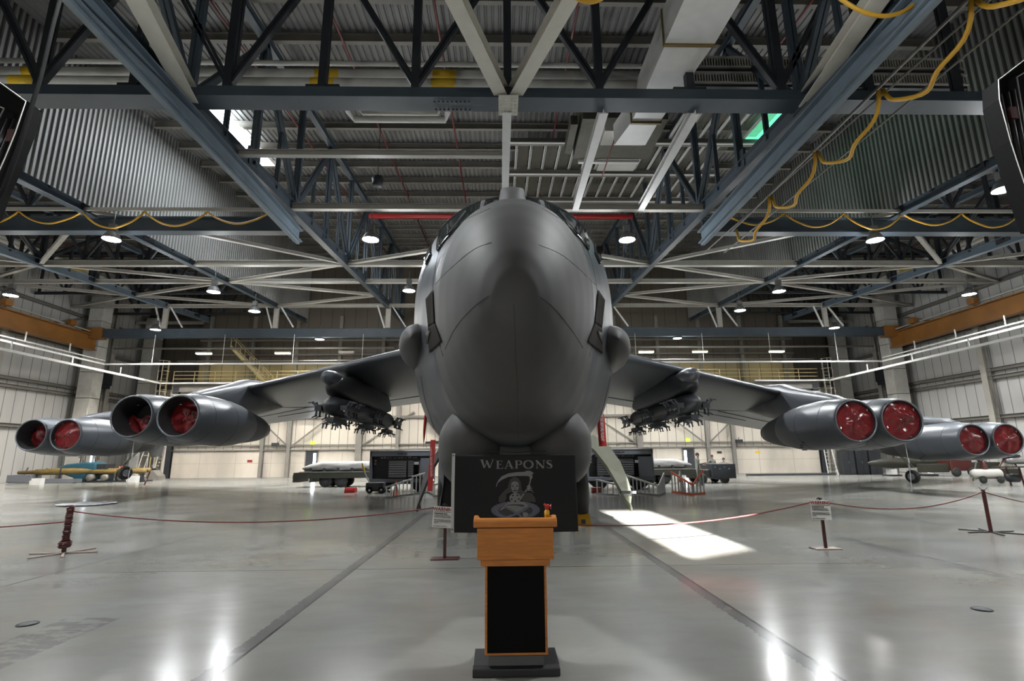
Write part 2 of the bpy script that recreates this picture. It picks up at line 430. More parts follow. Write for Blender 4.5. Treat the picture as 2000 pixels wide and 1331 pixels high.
# cross truss nearest the camera
t = thing('cross_truss', 'dark cross truss with bolted splice nearest the camera', 'roof truss', (0, 15.5, 0))
z0 = 12.98; XT = 17.5
MB().bar((-XT, 0, z0 + .05), (XT, 0, z0 + .05), .74, .04).bar((-XT, 0, z0 + .38), (XT, 0, z0 + .38), .7, .04).bar((-XT, -.34, z0 + .21), (XT, -.34, z0 + .21), .03, .30).bar((-XT, .34, z0 + .21), (XT, .34, z0 + .21), .03, .30).build('bottom_chord', 'blue', t)
MB().ibeam((-20, 0, zr(15.5) - 1), (20, 0, zr(15.5) - 1), .4, .4).build('top_chord', 'dark', t)
ztp = zr(15.5) - 1.
for k in range(-5, 6):
    x = .28 + 3.05 * k
    MB().twin((x, 0, z0 + .5), (x, 0, ztp), .36 if k % 3 == 0 else .24, .26, up=(1, 0, 0)).build('vertical_post', 'dark', t)
    if k % 2 == 0:
        MB().box(x - .55, x + .55, -.05, .05, z0 + .4, z0 + .72).build('gusset_plate', 'dark', t)
    if k % 2 and k < 5 or k in (-1, 1, -3, 3):
        for s in (-1, 1):
            MB().twin((x, 0, z0 + .7), (x + s * 3.05 * .9, 0, min(ztp, z0 + 5.6)), .22, .2, up=(0, 1, 0)).build('diagonal_brace', 'dark', t)
bm_ = MB()
for i in range(9):
    for yy in (-.2, .2): bm_.tube([(-2.1 + i * .14, yy, z0 - .01), (-2.1 + i * .14, yy, z0 - .06)], .035, 6)
bm_.build('splice_bolts', 'dark', t)
pl = MB().box(-.02, .62, -.5, .48, z0 - .04, z0 + .02)
for ix in (.06, .18, .42, .54):
    for iy in (-.4, -.28, -.08, .1, .3): pl.tube([(ix, iy, z0 - .03), (ix, iy, z0 - .08)], .03, 6)
pl.build('connection_plate', 'beigel', t, label='square beige connection plate with hexagonal bolts')

# cross trusses of the side bays
for sg in (-1, 1):
    for yy, yn in ((24.9, 'level with the lamp row nearest the nose'), (33.9, 'level with the second lamp row'), (42.9, 'in front of the crane bridge'), (51.7, 'over the mezzanine')):
        t = thing('side_bay_truss', f'dark cross truss of the {side(sg)} bay, {yn}', 'roof truss', (0, yy, 0))
        MB().bar((sg * 20.4, 0, zs(yy) - .6), (sg * 38.3, 0, zs(yy) - .6), .2, .24).build('top_chord', 'dark', t)
        MB().bar((sg * 20.4, 0, zc(yy) + .25), (sg * 38.3, 0, zc(yy) + .25), .2, .2).build('bottom_chord', 'dark', t)
        for k in range(9):
            x = 21.2 + k * 2.1
            MB().bar((sg * x, 0, zc(yy) + .3), (sg * x, 0, zs(yy) - .6), .14, .18).build('vertical_post', 'dark', t)
            a, b = ((x, zc(yy) + .3), (x + 2.1, zs(yy) - .7)) if k % 2 else ((x, zs(yy) - .7), (x + 2.1, zc(yy) + .3))
            if k < 8: MB().bar((sg * a[0], 0, a[1]), (sg * b[0], 0, b[1]), .12, .14).build('diagonal_brace', 'dark' if k % 3 else 'blue', t)
# frame in front of the upper back wall
for sg in (-1, 1):
    for k, kn in enumerate(('nearest the fuselage', 'second', 'third', 'fourth', 'fifth', 'outermost')):
        tag(MB().ibeam((sg * (7.5 + 4.4 * k), 53.7, 8.5), (sg * (7.5 + 4.4 * k), 53.7, 16), .3, .3, .03, up=(0, 1, 0)).build('upper_wall_post', 'beiged'), f'steel post of the {side(sg)} upper back wall, {kn}', 'column')
    a, b = sorted((sg * 5.7, sg * 30.3))
    for z, zn in ((11.9, 'lower'), (13.4, 'upper')): tag(MB().bar((a, 53.4, z), (b, 53.4, z), .2, .16).build('upper_wall_rail', 'beiged'), f'{zn} horizontal rail on the {side(sg)} upper back wall', 'girt')

# beige members lying in the chord plane
def member(name, a, b, w, h, label, cat='brace', key='beige', grp=None, off=0.):
    a3 = (a[0], a[1], zc(a[1]) - off); b3 = (b[0], b[1], zc(b[1]) - off)
    if len(a) > 2: a3, b3 = a, b
    return tag(MB().ibeam(a3, b3, w, h, .025).build(name, key), label, cat, grp)
member('bracing_beam', (.1, 15.3, 13.3), (-2.5, 7.0, 12.95), .42, .42, 'beige bracing beam running up left from the bolted plate', key='beigel')
member('bracing_beam', (.5, 15.3, 13.3), (3.2, 7.0, 12.95), .42, .42, 'beige bracing beam running up right from the bolted plate', key='beigel')
member('bracing_beam', (-10., 15.4, 13.15), (-7.9, 7.0, 12.7), .48, .4, 'beige bracing beam leaning over the left crane rail', key='beigel')
member('bracing_beam', (10.2, 15.4, 13.15), (8.9, 7.0, 12.7), .48, .4, 'beige bracing beam leaning over the right crane rail', key='beigel')
member('centre_strut', (.26, 15.7), (.26, 24.1), .3, .3, 'bright beige strut running back above the nose', 'strut', key='white')  # light from below is put into the white colour of these three struts
member('strut', (3.5, 15.7), (3.72, 24.1), .3, .3, 'beige longitudinal strut right of the nose strut', 'strut', key='white')
member('strut', (6.6, 15.7), (6.95, 24.1), .3, .3, 'beige longitudinal strut further right near the hoist unit', 'strut', key='white')
member('cross_strut', (-10.1, 18.8), (.2, 18.8), .24, .24, 'beige cross strut left of the nose, nearer of the two', 'strut')
member('cross_strut', (-10.1, 24.1), (10.1, 24.1), .3, .3, 'beige cross strut directly above the cockpit roof', 'strut')
for (yy, w, lab) in ((33.6, .36, 'long beige cross strut just in front of the second lamp row'), (38.2, .3, 'long beige cross strut behind the second lamp row'),
                     (46.9, .3, 'long beige cross strut above the crane bridge'), (55.4, .3, 'beige cross strut furthest back over the mezzanine')):
    member('cross_strut', (-38.4, yy), (38.4, yy), w, w, lab, 'strut')
DI = [((10.1, 33.6), (20.15, 38.2)), ((10.1, 33.6), (20.15, 24.7)), ((20.15, 38.2), (30, 33.6)), ((30, 33.6), (20.4, 24.7)), ((20.15, 38.2), (10.1, 42.7)),
      ((20.15, 38.2), (30, 42.7)), ((30, 33.6), (38.4, 38.2)), ((10.1, 42.7), (20.15, 47)), ((30, 42.7), (20.15, 47)), ((30, 42.7), (38.4, 47)), ((10.1, 33.6), (3, 30.2)), ((30, 33.6), (38.3, 28.5)), ((38.4, 38.2), (30, 42.7))]
for sg in (-1, 1):
    for a, b in DI:
        member('diagonal_strut', (sg * a[0], a[1]), (sg * b[0], b[1]), .24, .2, f'beige diagonal wind brace on the {side(sg)} side of the roof', 'brace', grp=f'diagonal wind braces, {side(sg)} side')
# hanger trestles holding the crane girder
for sg in (-1, 1):
    for x in (20.15, 30.0, 10.1):
        tt = thing('crane_hanger', f'white steel hanger trestle holding the crane bridge, {side(sg)} side', 'hanger', (sg * x, 46.9, 0), 0, f'crane hangers, {side(sg)} side')
        zt = zc(46.9)
        MB().box(-.22, .22, -.1, .1, 13.1, zt).build('post', 'beige', tt)
        MB().bar((-1.0, 0, zt), (-.3, 0, 13.1), .12, .12).build('leg', 'white', tt)
        MB().bar((.3, 0, zt), (1.6, 0, 13.2), .12, .12).build('leg', 'white', tt)
# ------------------------------------------------------------------ crane rails and beams
for sg, z, ye, ys in ((-1, 12.45, 25.0, -5), (1, 12.15, 24.4, -5)):
    o = MB().ibeam((sg * 10, ys, z), (sg * 10, ye, z), .42, .62, .05); o.bar((sg * 10, ys, z - .36), (sg * 10, ye, z - .36), .16, .1)
    tag(o.build('crane_rail', 'bluel'), f'pale blue crane rail beam running overhead on the {side(sg)}', 'crane rail')
    x0, x1 = sorted((sg * 10.4, sg * 38.4))
    m = MB().ibeam((x0, 25.2, 13.1), (x1, 25.2, 13.1), .55, .78, .05)
    tag(m.build('cross_beam', 'blue'), f'blue-grey beam with yellow cable loops across the {side(sg)} side', 'beam')
    m = MB().bar((x0 - .3, 24.3, 13.55), (x1, 24.3, 13.55), .1, .16)
    tag(m.build('cable_track', 'beige'), f'thin beige cable track in front of the {side(sg)} cross beam', 'cable track')
    # festoon loops
    n = 9; w = (x1 - x0) / n * .98
    for k in range(n):
        xa = sg * (11.2 + k * 3.0); xb = sg * (11.2 + (k + 1) * 3.0)
        if abs(xb) > 38: break
        d = .62 + .12 * ((k * 7) % 3)
        pts = [(lerp(xa, xb, i / 16), 24.28 + .02 * sin(i), 13.42 - d * (1 - (2 * i / 16 - 1) ** 2)) for i in range(17)]
        tag(MB().tube(pts, .045, 6).build('festoon_cable', 'cable'), f'yellow cable loop hanging from the {side(sg)} cable track', 'cable', f'cable loops on the {side(sg)} cross beam')
# festoon line beside the right rail
tag(MB().tube([(11.25, -4, 12.3), (11.3, 24, 12.3)], .05, 6).build('cable_track', 'beiged'), 'dark thin track carrying the big yellow loops on the right', 'cable track')
ys_ = [3.8, 7.1, 10.42, 13.6, 16.9, 20.2, 23.6]
for ya, yb in zip(ys_, ys_[1:]):
    pts = [(11.25 + .12 * sin(i * .7), lerp(ya, yb, i / 20), 12.2 - 1.15 * (1 - (2 * i / 20 - 1) ** 2) ** .8) for i in range(21)]
    tag(MB().tube(pts, .06, 8).build('festoon_cable', 'cable'), 'big yellow cable loop hanging beside the right crane rail', 'cable', 'cable loops beside the right crane rail')
for xa, xb, yy, zz, lb in ((1.2, 3.1, 10.6, 13.2, 'centre'), (4.9, 7.6, 10.4, 13.3, 'right of centre'), (7.8, 10.6, 10.6, 12.9, 'beside the right rail')):
    pts = [(lerp(xa, xb, i / 20), yy, zz - 1.0 * (1 - (2 * i / 20 - 1) ** 2)) for i in range(21)]
    tag(MB().tube(pts, .05, 8).build('festoon_cable', 'cable'), f'yellow cable loop at the top edge, {lb}', 'cable')
for k, (xx, yy) in enumerate(((12.5, 17), (13.6, 19.5))):
    tag(MB().tube([(xx, 8, 12.8), (xx - 1.4, 27, 12.4)], .035, 6).build('conduit', 'beiged'), 'thin grey conduit slanting beside the right corrugated wall', 'conduit', 'thin conduits on the right')
# travelling crane across the hall
t = thing('bridge_crane', 'travelling bridge crane with blue girder and ochre end beams', 'crane', (0, 47.2, 12.7))
MB().ibeam((-35.6, 0, 0), (35.6, 0, 0), .5, .8, .06).box(-35.6, 35.6, -.2, .2, -.35, .35).build('bridge_girder', 'blue', t)
for sg in (-1, 1):
    m = MB().ibeam((sg * 36.6, -40, -.75), (sg * 36.6, .6, -.75), .7, 1.35, .06); m.box(sg * 36.6 - .12, sg * 36.6 + .12, -40, .6, -1.3, -.2)
    m.build('runway_beam', 'orange', t, label='ochre painted runway beam')
    MB().box(min(sg * 35.4, sg * 37.1), max(sg * 35.4, sg * 37.1), -.4, .4, -.5, .5).build('end_carriage', 'orange', t, label='ochre end carriage')
    MB().bar((sg * 36.4, -40, .35), (sg * 36.4, .3, .15), .14, .1).build('top_rail', 'beige', t)
    for yy in (-9, -16, -3): MB().box(sg * 36 - .2, sg * 36 + .2, yy - .3, yy + .3, .05, .5).build('bracket', 'orange', t)
# conductor rails near the side walls
for sg in (-1, 1):
    xa = sg * 34.
    m = MB(); m.bar((xa, -4, 9.7), (xa, 45.9, 9.7), .12, .14); m.bar((xa, -4, 10.0), (xa, 45.9, 10.0), .1, .08)
    for yy in range(2, 45, 4): m.bar((xa, yy, 10), (xa, yy, 10.7), .07, .07)
    m.bar((xa, 45.9, 9.7), (sg * 8, 45.9, 9.7), .12, .14)
    for q in range(4): m.bar((sg * (12 + q * 6), 45.9, 9.7), (sg * (12 + q * 6), 45.9, 12.3), .03, .03)
    tag(m.build('conductor_rail', 'white'), f'upper white power rail along the {side(sg)} wall and across', 'power rail')
    xb = sg * 31.2
    m = MB(); m.bar((xb, -4, 8.5), (xb, 49.3, 8.5), .16, .16); m.bar((xb, 49.3, 8.5), (sg * 24, 49.3, 8.5), .14, .14)
    for yy in range(4, 49, 5): m.bar((xb, yy, 8.5), (xb, yy, 9.1), .06, .06)
    tag(m.build('conductor_rail', 'white'), f'lower white power rail slanting down the {side(sg)} side', 'power rail')

# ------------------------------------------------------------------ side wall steel
for sg in (-1, 1):
    xi = sg * (XW - .25)
    for z, zn in ((4.4, 'lowest'), (7.4, 'second'), (8.0, 'third'), (11.6, 'fourth'), (14.6, 'topmost')):
        m = MB().ibeam((xi + sg * .05, -6, z), (xi + sg * .05, 57.6, z), .28, .26, .02)
        tag(m.build('wall_girt', 'beiged'), f'{zn} horizontal girt on the {side(sg)} wall', 'girt')
    for y in (33.0, 40.6, 52.2, 25.0):
        m = MB().ibeam((xi - sg * .2, y, 0), (xi - sg * .2, y, zs(y)), .5, .42, .04, up=(1, 0, 0))
        tag(m.build('wall_column', 'beige'), f'beige steel column on the {side(sg)} wall', 'column', f'steel columns on the {side(sg)} wall')
    for y, w in ((48.6, 1.25), (56.4, 1.25)):
        m = MB()
        for k in range(7): m.box(xi - sg * 1.35 - w / 2, xi - sg * 1.35 + w / 2, y - w / 2, y + w / 2, k * 2.35 + .02, k * 2.35 + 2.33)
        o = m.build('boxed_column', 'offw', bevel=.03)
        tag(o, f'wide white boxed column by the {side(sg)} wall, ' + ('nearer one' if y < 50 else 'one in the corner'), 'column')
    for y, yn in ((36.5, 'behind the outer engines'), (29., 'nearer the doors')):
        m = MB().tube([(xi - sg * .45, y, .0), (xi - sg * .45, y, 12)], .17, 12)
        for z in (3, 7.2, 9.5): m.tube([(xi - sg * .45, y, z), (xi - sg * .45, y, z + .12)], .21, 12)
        tag(m.build('down_pipe', 'offw'), f'pale vertical downpipe on the {side(sg)} wall {yn}', 'pipe')
    for a, b in (((42, 12.0), (50, 15)), ((26, 8.2), (33, 14.5))):
        m = MB().bar((xi, a[0], a[1]), (xi, b[0], b[1]), .16, .16)
        tag(m.build('wall_brace', 'beiged'), f'diagonal brace on the {side(sg)} wall', 'brace', f'diagonal braces on the {side(sg)} wall')
    # long pipes with yellow bands under the side roof
    m = MB()
    m.use('offw').tube([(sg * 34, 8, 15.6), (sg * 34, 48, 16.8)], .17, 10).tube([(sg * 33.3, 8, 15.6), (sg * 33.3, 48, 16.8)], .17, 10)
    m.use('yel')
    for yy in (19, 31, 40): m.tube([(sg * 34, yy, 15.6 + (yy - 8) * .03), (sg * 34, yy + 1.2, 15.6 + (yy - 7) * .03)], .18, 10).tube([(sg * 33.3, yy, 15.6 + (yy - 8) * .03), (sg * 33.3, yy + 1.2, 15.6 + (yy - 7) * .03)], .18, 10)
    tag(m.build('steam_pipes'), f'pair of white pipes with yellow bands along the {side(sg)} bay', 'pipe')
    # fan heater boxes between girts
    t = thing('unit_heater', f'dark unit heater box on the {side(sg)} wall by the boxed column', 'heater', (xi - sg * .7, 50.9, 9.2))
    MB().box(-.4, .4, -.8, .8, -.6, .6).build('housing', 'dark', t, bevel=.04); MB().bar((0, 0, .55), (sg * .95, 0, .55), .1, .1).build('wall_bracket', 'dark', t); MB().box(-.45, .45, -.5, .5, -.95, -.62).build('louvre', 'dark', t)

# ------------------------------------------------------------------ back wall steel, doors, mezzanine
for sg in (-1, 1):
    for x, xn in ((29.9, 'outermost'), (21.6, 'second from the side wall'), (19.2, 'third from the side wall'), (12.9, 'fourth from the side wall'), (9.4, 'nearest the fuselage')):
        key = 'dark' if x in (29.9,) else 'beiged'
        w = .55 if x in (29.9, 12.9) else .3
        m = MB().ibeam((sg * x, YB - .22, 0), (sg * x, YB - .22, 8.2), w, .34, .03, up=(0, 1, 0))
        tag(m.build('wall_column', key), f'steel column on the {side(sg)} half of the back wall, {xn}', 'column')
    a, b = sorted((sg * 5.7, sg * 30.3))
    for z, zn in ((2.42, 'lowest'), (2.85, 'middle'), (5.35, 'upper')):
        m = MB().bar((a, YB - .08, z), (b, YB - .08, z), .16, .1 if z != 5.35 else .22)
        tag(m.build('wall_girt', 'beiged'), f'{zn} horizontal girt on the {side(sg)} back wall', 'girt')
    for xa, xb in ((19.2, 22.8), (19.2, 15.2), (12.9, 8)):
        m = MB().bar((sg * xa, YB - .12, 2.6), (sg * xb, YB - .12, 5.8), .09, .12)
        tag(m.build('wall_brace', 'beiged'), f'diagonal brace on the {side(sg)} back wall', 'brace', f'diagonal braces on the {side(sg)} back wall')
    # mezzanine edge beam, underside, railing
    t = thing('mezzanine_walkway', f'mezzanine walkway with yellow railing over the {side(sg)} back wall', 'walkway', (0, YB, 7.7))
    MB().ibeam((a, -.3, .35), (b, -.3, .35), .3, .62, .04).build('edge_beam', 'beiged', t)
    MB().box(a, b, -.4, 4.2, .66, .76).build('deck', 'beiged', t)
    MB().bar((a, -.45, -.25), (b, -.45, -.25), .12, .14).build('lower_rail', 'beige', t)
    m = MB()
    for z in (1.25, 1.6, 1.95): m.bar((a, -.3, z), (b, -.3, z), .05, .05)
    x = a
    while x < b: m.bar((x, -.3, .7), (x, -.3, 1.98), .05, .05); x += 1.9
    m.build('railing', 'yrail', t)
    MB().tube([(sg * 10, -.5, 2.9), (sg * 30, -.5, 2.9)], .06, 6).tube([(sg * 10, -.5, 4.1), (sg * 36, -.5, 4.1)], .1, 6).build('pipe_run', 'beiged', t)
    # caged ladder
    t = thing('caged_ladder', f'caged access ladder at the {side(sg)} end of the back wall', 'ladder', (sg * 31.2, YB - .2, 4.2))
    m = MB().bar((-.28, 0, -4.2), (-.28, 0, 6.5), .06, .06).bar((.28, 0, -4.2), (.28, 0, 6.5), .06, .06)
    for k in range(30): m.tube([(-.28, 0, -3.9 + k * .35), (.28, 0, -3.9 + k * .35)], .02, 6)
    m.build('ladder', 'yrail' if sg < 0 else 'beige', t)
    m = MB()
    for k in range(9):
        z = -1.2 + k * .95; m.tube([(.45 * cos(q * pi / 8), -.05 - .75 * sin(q * pi / 8), z) for q in range(9)], .022, 6)
    for q in range(1, 8, 2): m.tube([(.45 * cos(q * pi / 8), -.05 - .75 * sin(q * pi / 8), -1.2) , (.45 * cos(q * pi / 8), -.05 - .75 * sin(q * pi / 8), 6.4)], .018, 6)
    m.build('cage', 'beige', t)
    # personnel door, half open to daylight
    xd = sg * 17.25 + (.1 if sg < 0 else .15)
    t = MB(); t.use('dark').box(xd - .52, xd + .52, YB - .04, YB + .02, 0, 2.3); t.use('beiged').box(xd - .6, xd - .52, YB - .07, YB, 0, 2.38).box(xd + .52, xd + .6, YB - .07, YB, 0, 2.38).box(xd - .6, xd + .6, YB - .07, YB, 2.3, 2.38)
    o = struct(t, 'door_1' if sg < 0 else 'door_2')
    xo = xd + (.28 if sg < 0 else -.3)
    MB().box(xo - .12, xo + .12, YB - .07, YB - .045, .05 if sg < 0 else .95, 2.1).build('bright_gap', 'day', o)
    e = MB().box(xd - .16 - sg * .02, xd + .22 - sg * .02, YB - .2, YB - .08, 2.9, 3.18).build('exit_sign', 'exit')
    tag(e, f'glowing yellow-green exit sign above the {side(sg)} back door', 'exit sign')
    text('EXIT', .16, 'signr', e, (xd + .03, YB - .205, 3.04), (pi / 2, 0, 0), 'exit_lettering')
    # flood lamp on column
    t = thing('flood_lamp', f'small black flood lamp on the {side(sg)} back wall column', 'lamp', (sg * (22.0 if sg > 0 else 20.3), YB - .5, 2.9))
    MB().box(-.3, .3, -.25, .1, -.12, .15).build('housing', 'dark', t, bevel=.03); MB().tube([(0, .1, 0), (.2, .35, .35)], .03).build('bracket', 'dark', t)
for (x, z, k, lb) in ((-11.6, 1.75, 'yel', 'yellow warning placard on the left back wall'), (-22.7, 1.45, 'signr', 'small red placard on the back wall near the stairs'), (20.3, 1.9, 'signk', 'small dark placard on the right back wall'), (23.9, 1.9, 'yel', 'small yellow placard on the right back wall')):
    tag(MB().box(x - .22, x + .22, YB - .02, YB - .002, z - .11, z + .11).build('placard', k), lb, 'placard')
# steep stair to the mezzanine in view at upper left
t = thing('steel_stair', 'yellow steel stair flight above the left mezzanine', 'stair', (-25.6, 50.6, 8.5))
for dy in (-.4, .5): MB().bar((0, dy, 3.6), (3.9, dy, -.2), .08, .28).build('stringer', 'yrail', t)
m = MB()
for k in range(12): m.box(.3 * k + .1, .3 * k + .4, -.4, .5, 3.42 - k * .29, 3.46 - k * .29)
m.build('treads', 'beige', t)
m = MB().bar((0, -.4, 4.6), (3.9, -.4, .8), .05, .05).bar((0, .5, 4.6), (3.9, .5, .8), .05, .05)
for k in range(5): m.bar((k * .95, -.4, 3.5 - k * .93), (k * .95, -.4, 4.6 - k * .93), .05, .05).bar((k * .95, .5, 3.5 - k * .93), (k * .95, .5, 4.6 - k * .93), .05, .05)
m.build('handrail', 'yrail', t)

# fluorescent fixtures over the mezzanine
for x, xn in ((-28.4, 'leftmost, above the stair'), (-20.9, 'second from the left'), (-14.8, 'unlit, above the left wing'), (14.3, 'nearest the right side of the fuselage'), (19.6, 'middle one on the right'), (27.2, 'rightmost')):
    t = thing('strip_light', f'fluorescent strip light over the mezzanine, {xn}', 'strip light', (x, 50.8, 11.55))
    MB().box(-.75, .75, -.16, .16, .05, .18).build('housing', 'beige', t)
    MB().tube([(-.7, -.08, 0), (.7, -.08, 0)], .06, 8).tube([(-.7, .1, 0), (.7, .1, 0)], .06, 8).build('tubes', 'tube' if x != -14.8 else 'beige', t)
# ------------------------------------------------------------------ high bay lamps
def lamp_proto():
    t = thing('high_bay_lamp', 'x', 'lamp')
    MB().lathe((0, 0, 0), (0, 0, 1), [(0, .40), (.08, .39), (.30, .27), (.42, .15), (.46, .001)], 24).build('reflector', 'lampshade', t)
    MB().lathe((0, 0, .03), (0, 0, 1), [(0, .001), (0.001, .375), (.02, .37), (.021, .001)], 24).build('lens', 'lightm', t)
    MB().box(-.16, .16, -.12, .12, .46, .78).tube([(0, 0, .78), (0, 0, 1.35)], .025).build('ballast', 'lampshade', t)
    return t
LP = []
proto = lamp_proto()
Z1 = 12.15
spots = []
for x, y in ((18.9, 24.7), (6.35, 24.7), (18.4, 33.2), (5.85, 33.0), (17.9, 37.9), (16.3, 47.4), (31.8, 33.9), (6.2, 41.0), (28.5, 43.5)):
    spots += [(-x, y), (x, y)]
spots += [(20.6, 19.5), (-20.6, 17.5), (-6.5, 8), (6.8, 8), (-19, 7.5), (19.5, 7.5), (30.5, 14), (-30.5, 14), (32, 24), (-32, 24)]
for i, (x, y) in enumerate(spots):
    o = proto if i == 0 else copy_tree(proto)
    o.location = (x, y, Z1)
    row = [n for a, n in ((9, 'over the lectern'), (16, 'ahead of the engines'), (22, 'close to the door gear'), (24.3, 'level with the outer engines'), (26, 'in the first row'), (33.1, 'in the second row'), (33.5, 'just past the second row'), (35, 'near the runway beam'), (39, 'in the third row'), (42, 'in the fourth row'), (44, 'above the far side bay'), (50, 'in the last row')) if y < a][0]
    lat = 'beside the aircraft' if abs(x) < 8 else ('by the corrugated wall' if abs(x) < 23 else 'out in the side bay')
    o['label'] = f'high bay lamp {row}, {side(x)} side, {lat}'
    warm = y > 36 or abs(x) > 25
    ld = bpy.data.lights.new('lamp_light', 'SPOT'); ld.energy = 1300 if y < 22 else (2700 if x < 0 or y < 30 else 1500); ld.spot_size = radians(150); ld.spot_blend = .6; ld.shadow_soft_size = .3
    ld.color = (1., .86, .68) if (x < 0 and warm) else ((1., .93, .82) if warm else (.95, .98, 1.))
    if y < 10: ld.energy = 120
    lo = bpy.data.objects.new('lamp_light', ld); COL.objects.link(lo); lo.parent = o; lo.location = (0, 0, -.08)
    if abs(x) > 23 or y < 20: continue
    pd = bpy.data.lights.new('bounce_fill', 'POINT'); pd.energy = ld.energy * .075; pd.shadow_soft_size = .25; pd.color = ld.color  # added point light standing in for upward bounce to the roof
    po = bpy.data.objects.new('bounce_fill', pd); COL.objects.link(po); po.parent = o; po.location = (0, 0, .95 if y > 22 else 1.0)
    po.location = (.0, 0, -.9)
# warm lights under the mezzanine roof
for x in (-28, -20.9, -12, 14.3, 20, 27.2):
    ld = bpy.data.lights.new('strip_light_glow', 'AREA'); ld.shape = 'RECTANGLE'; ld.size = 1.5; ld.size_y = .3; ld.energy = 70 if x < 0 else 40; ld.color = (1, .86, .5)
    lo = bpy.data.objects.new('strip_light_glow', ld); COL.objects.link(lo); lo.location = (x, 51.5, 11.4)

# ------------------------------------------------------------------ skylights
for sg, y0, y1, k in ((-1, 23.0, 32.2, 'sky'), (1, 24.0, 29, 'skyg')):
    x0, x1 = (-16.8, -14.8) if sg < 0 else (14.8, 16.5); m = MB()
    m.add([(x, y, zr(y) - .52) for y in (y0, y1) for x in (x0, x1)], [(0, 1, 3, 2)])
    struct(m, 'window_1' if sg < 0 else 'window_2', k)
for x, y, e, c in ((-15.5, 29, 1300, (.85, .93, 1)), (15.5, 25, 14, (.2, 1, .6))):
    ld = bpy.data.lights.new('skylight_day', 'AREA'); ld.shape = 'RECTANGLE'; ld.size = 1.1; ld.size_y = 9; ld.energy = e; ld.color = c
    lo = bpy.data.objects.new('skylight_day', ld); COL.objects.link(lo); lo.location = (x, y, zr(y) - .65)

# added glowing strip, unseen behind the camera: soft fill on everything facing the doors
struct(MB().box(-13, -1, -5.99, -5.97, 4.2, 6.2), 'front_fill_strip', 'fillglow')
ld = bpy.data.lights.new('front_fill_light', 'AREA'); ld.shape = 'RECTANGLE'; ld.size = 14; ld.size_y = 2.; ld.energy = 165; ld.color = (1, .97, .93)
lo = bpy.data.objects.new('front_fill_light', ld); COL.objects.link(lo); lo.location = (-2, -5.9, 5.2); lo.rotation_euler = (radians(78), 0, 0)

# ------------------------------------------------------------------ services above the aircraft
m = MB()
for yy, zz, r in ((17.6, 15.4, .2), (18.0, 16.1, .2), (18.6, 17.1, .1)):
    m.use('offw').tube([(-19.8, yy, zz), (5.4 if r > .15 else 10, yy, zz)], r, 12)
    if r > .15:
        m.use('yel')
        for xx in (-17.6, -6.6, -2.1): m.tube([(xx - .45, yy, zz), (xx + .45, yy, zz)], r + .01, 12)
o = m.build('overhead_pipes'); tag(o, 'white overhead pipes with yellow bands behind the front truss', 'pipe')
for dx, dz in ((0, 0), (.32, -.35)):
    a = (-6.0 - dx, 19.4, 17.0); pts = [(-5.9 - dx, 18, 16), (-5.9 - dx, 19.6, 16.0 + dz), (-5.75 - dx, 20.0, 15.9 + dz), (-2.6 + dx, 20.0, 15.9 + dz), (-2.45 + dx, 19.6, 16.0 + dz), (-2.45 + dx, 18, 16)]
    tag(MB().tube(pts, .13, 10).build('pipe_loop', 'offw'), ('inner' if dx == 0 else 'outer') + ' white expansion loop of pipe left of the nose strut', 'pipe')
t = thing('ventilation_duct', 'large white rectangular duct descending at top right of centre', 'duct', (0, 0, 0))
def duct(a, b, w0, h0, w1, h1):
    a, b = Vector(a), Vector(b)
    q = []
    for p, w, h in ((a, w0, h0), (b, w1, h1)): q.append([p + Vector((sx * w / 2, 0, sz * h / 2)) for sx, sz in ((-1, -1), (1, -1), (1, 1), (-1, 1))])
    return MB().loft(q, smooth=False)
duct((6.1, 8.5, 14.6), (5.9, 14.0, 14.7), 1.7, 1.2, 1.55, 1.2).build('duct_section', 'white', t)
duct((5.9, 14.08, 14.7), (5.75, 18.4, 15.0), 1.5, 1.2, 1.1, 1.1).build('duct_section', 'white', t)
duct((5.75, 18.48, 15.0), (5.65, 20.6, 15.3), 1.05, 1.0, 1.35, 1.0).build('duct_section', 'white', t)
for p, w in (((5.9, 14.04, 14.7), 1.62), ((5.75, 18.44, 15.0), 1.2)):
    MB().box(p[0] - w / 2, p[0] + w / 2, p[1] - .05, p[1] + .05, p[2] - .66, p[2] + .66).build('flange', 'gold', t)
t = thing('air_handler', 'brown air handling unit with strip light under the roof right of centre', 'air handler', (6.2, 24.5, 17.6))
MB().box(-2.2, 1.9, -2.0, 1.5, -.2, 1.6).build('housing', 'deckb', t); MB().box(-2.1, -2.0, -.1, 0, 1.6, 2.6).box(1.7, 1.8, -.1, 0, 1.6, 2.6).build('hanger_rods', 'dark', t); MB().box(-1.2, .9, -2.1, -.9, -.9, -.2).build('plenum', 'offw', t)
MB().box(-1.9, 1.4, 1.55, 1.75, -.35, -.2).build('strip_light', 'white', t)
MB().box(-2.7, -2.35, -1.4, 1.2, -.1, .4).build('louvre', 'deckb', t)
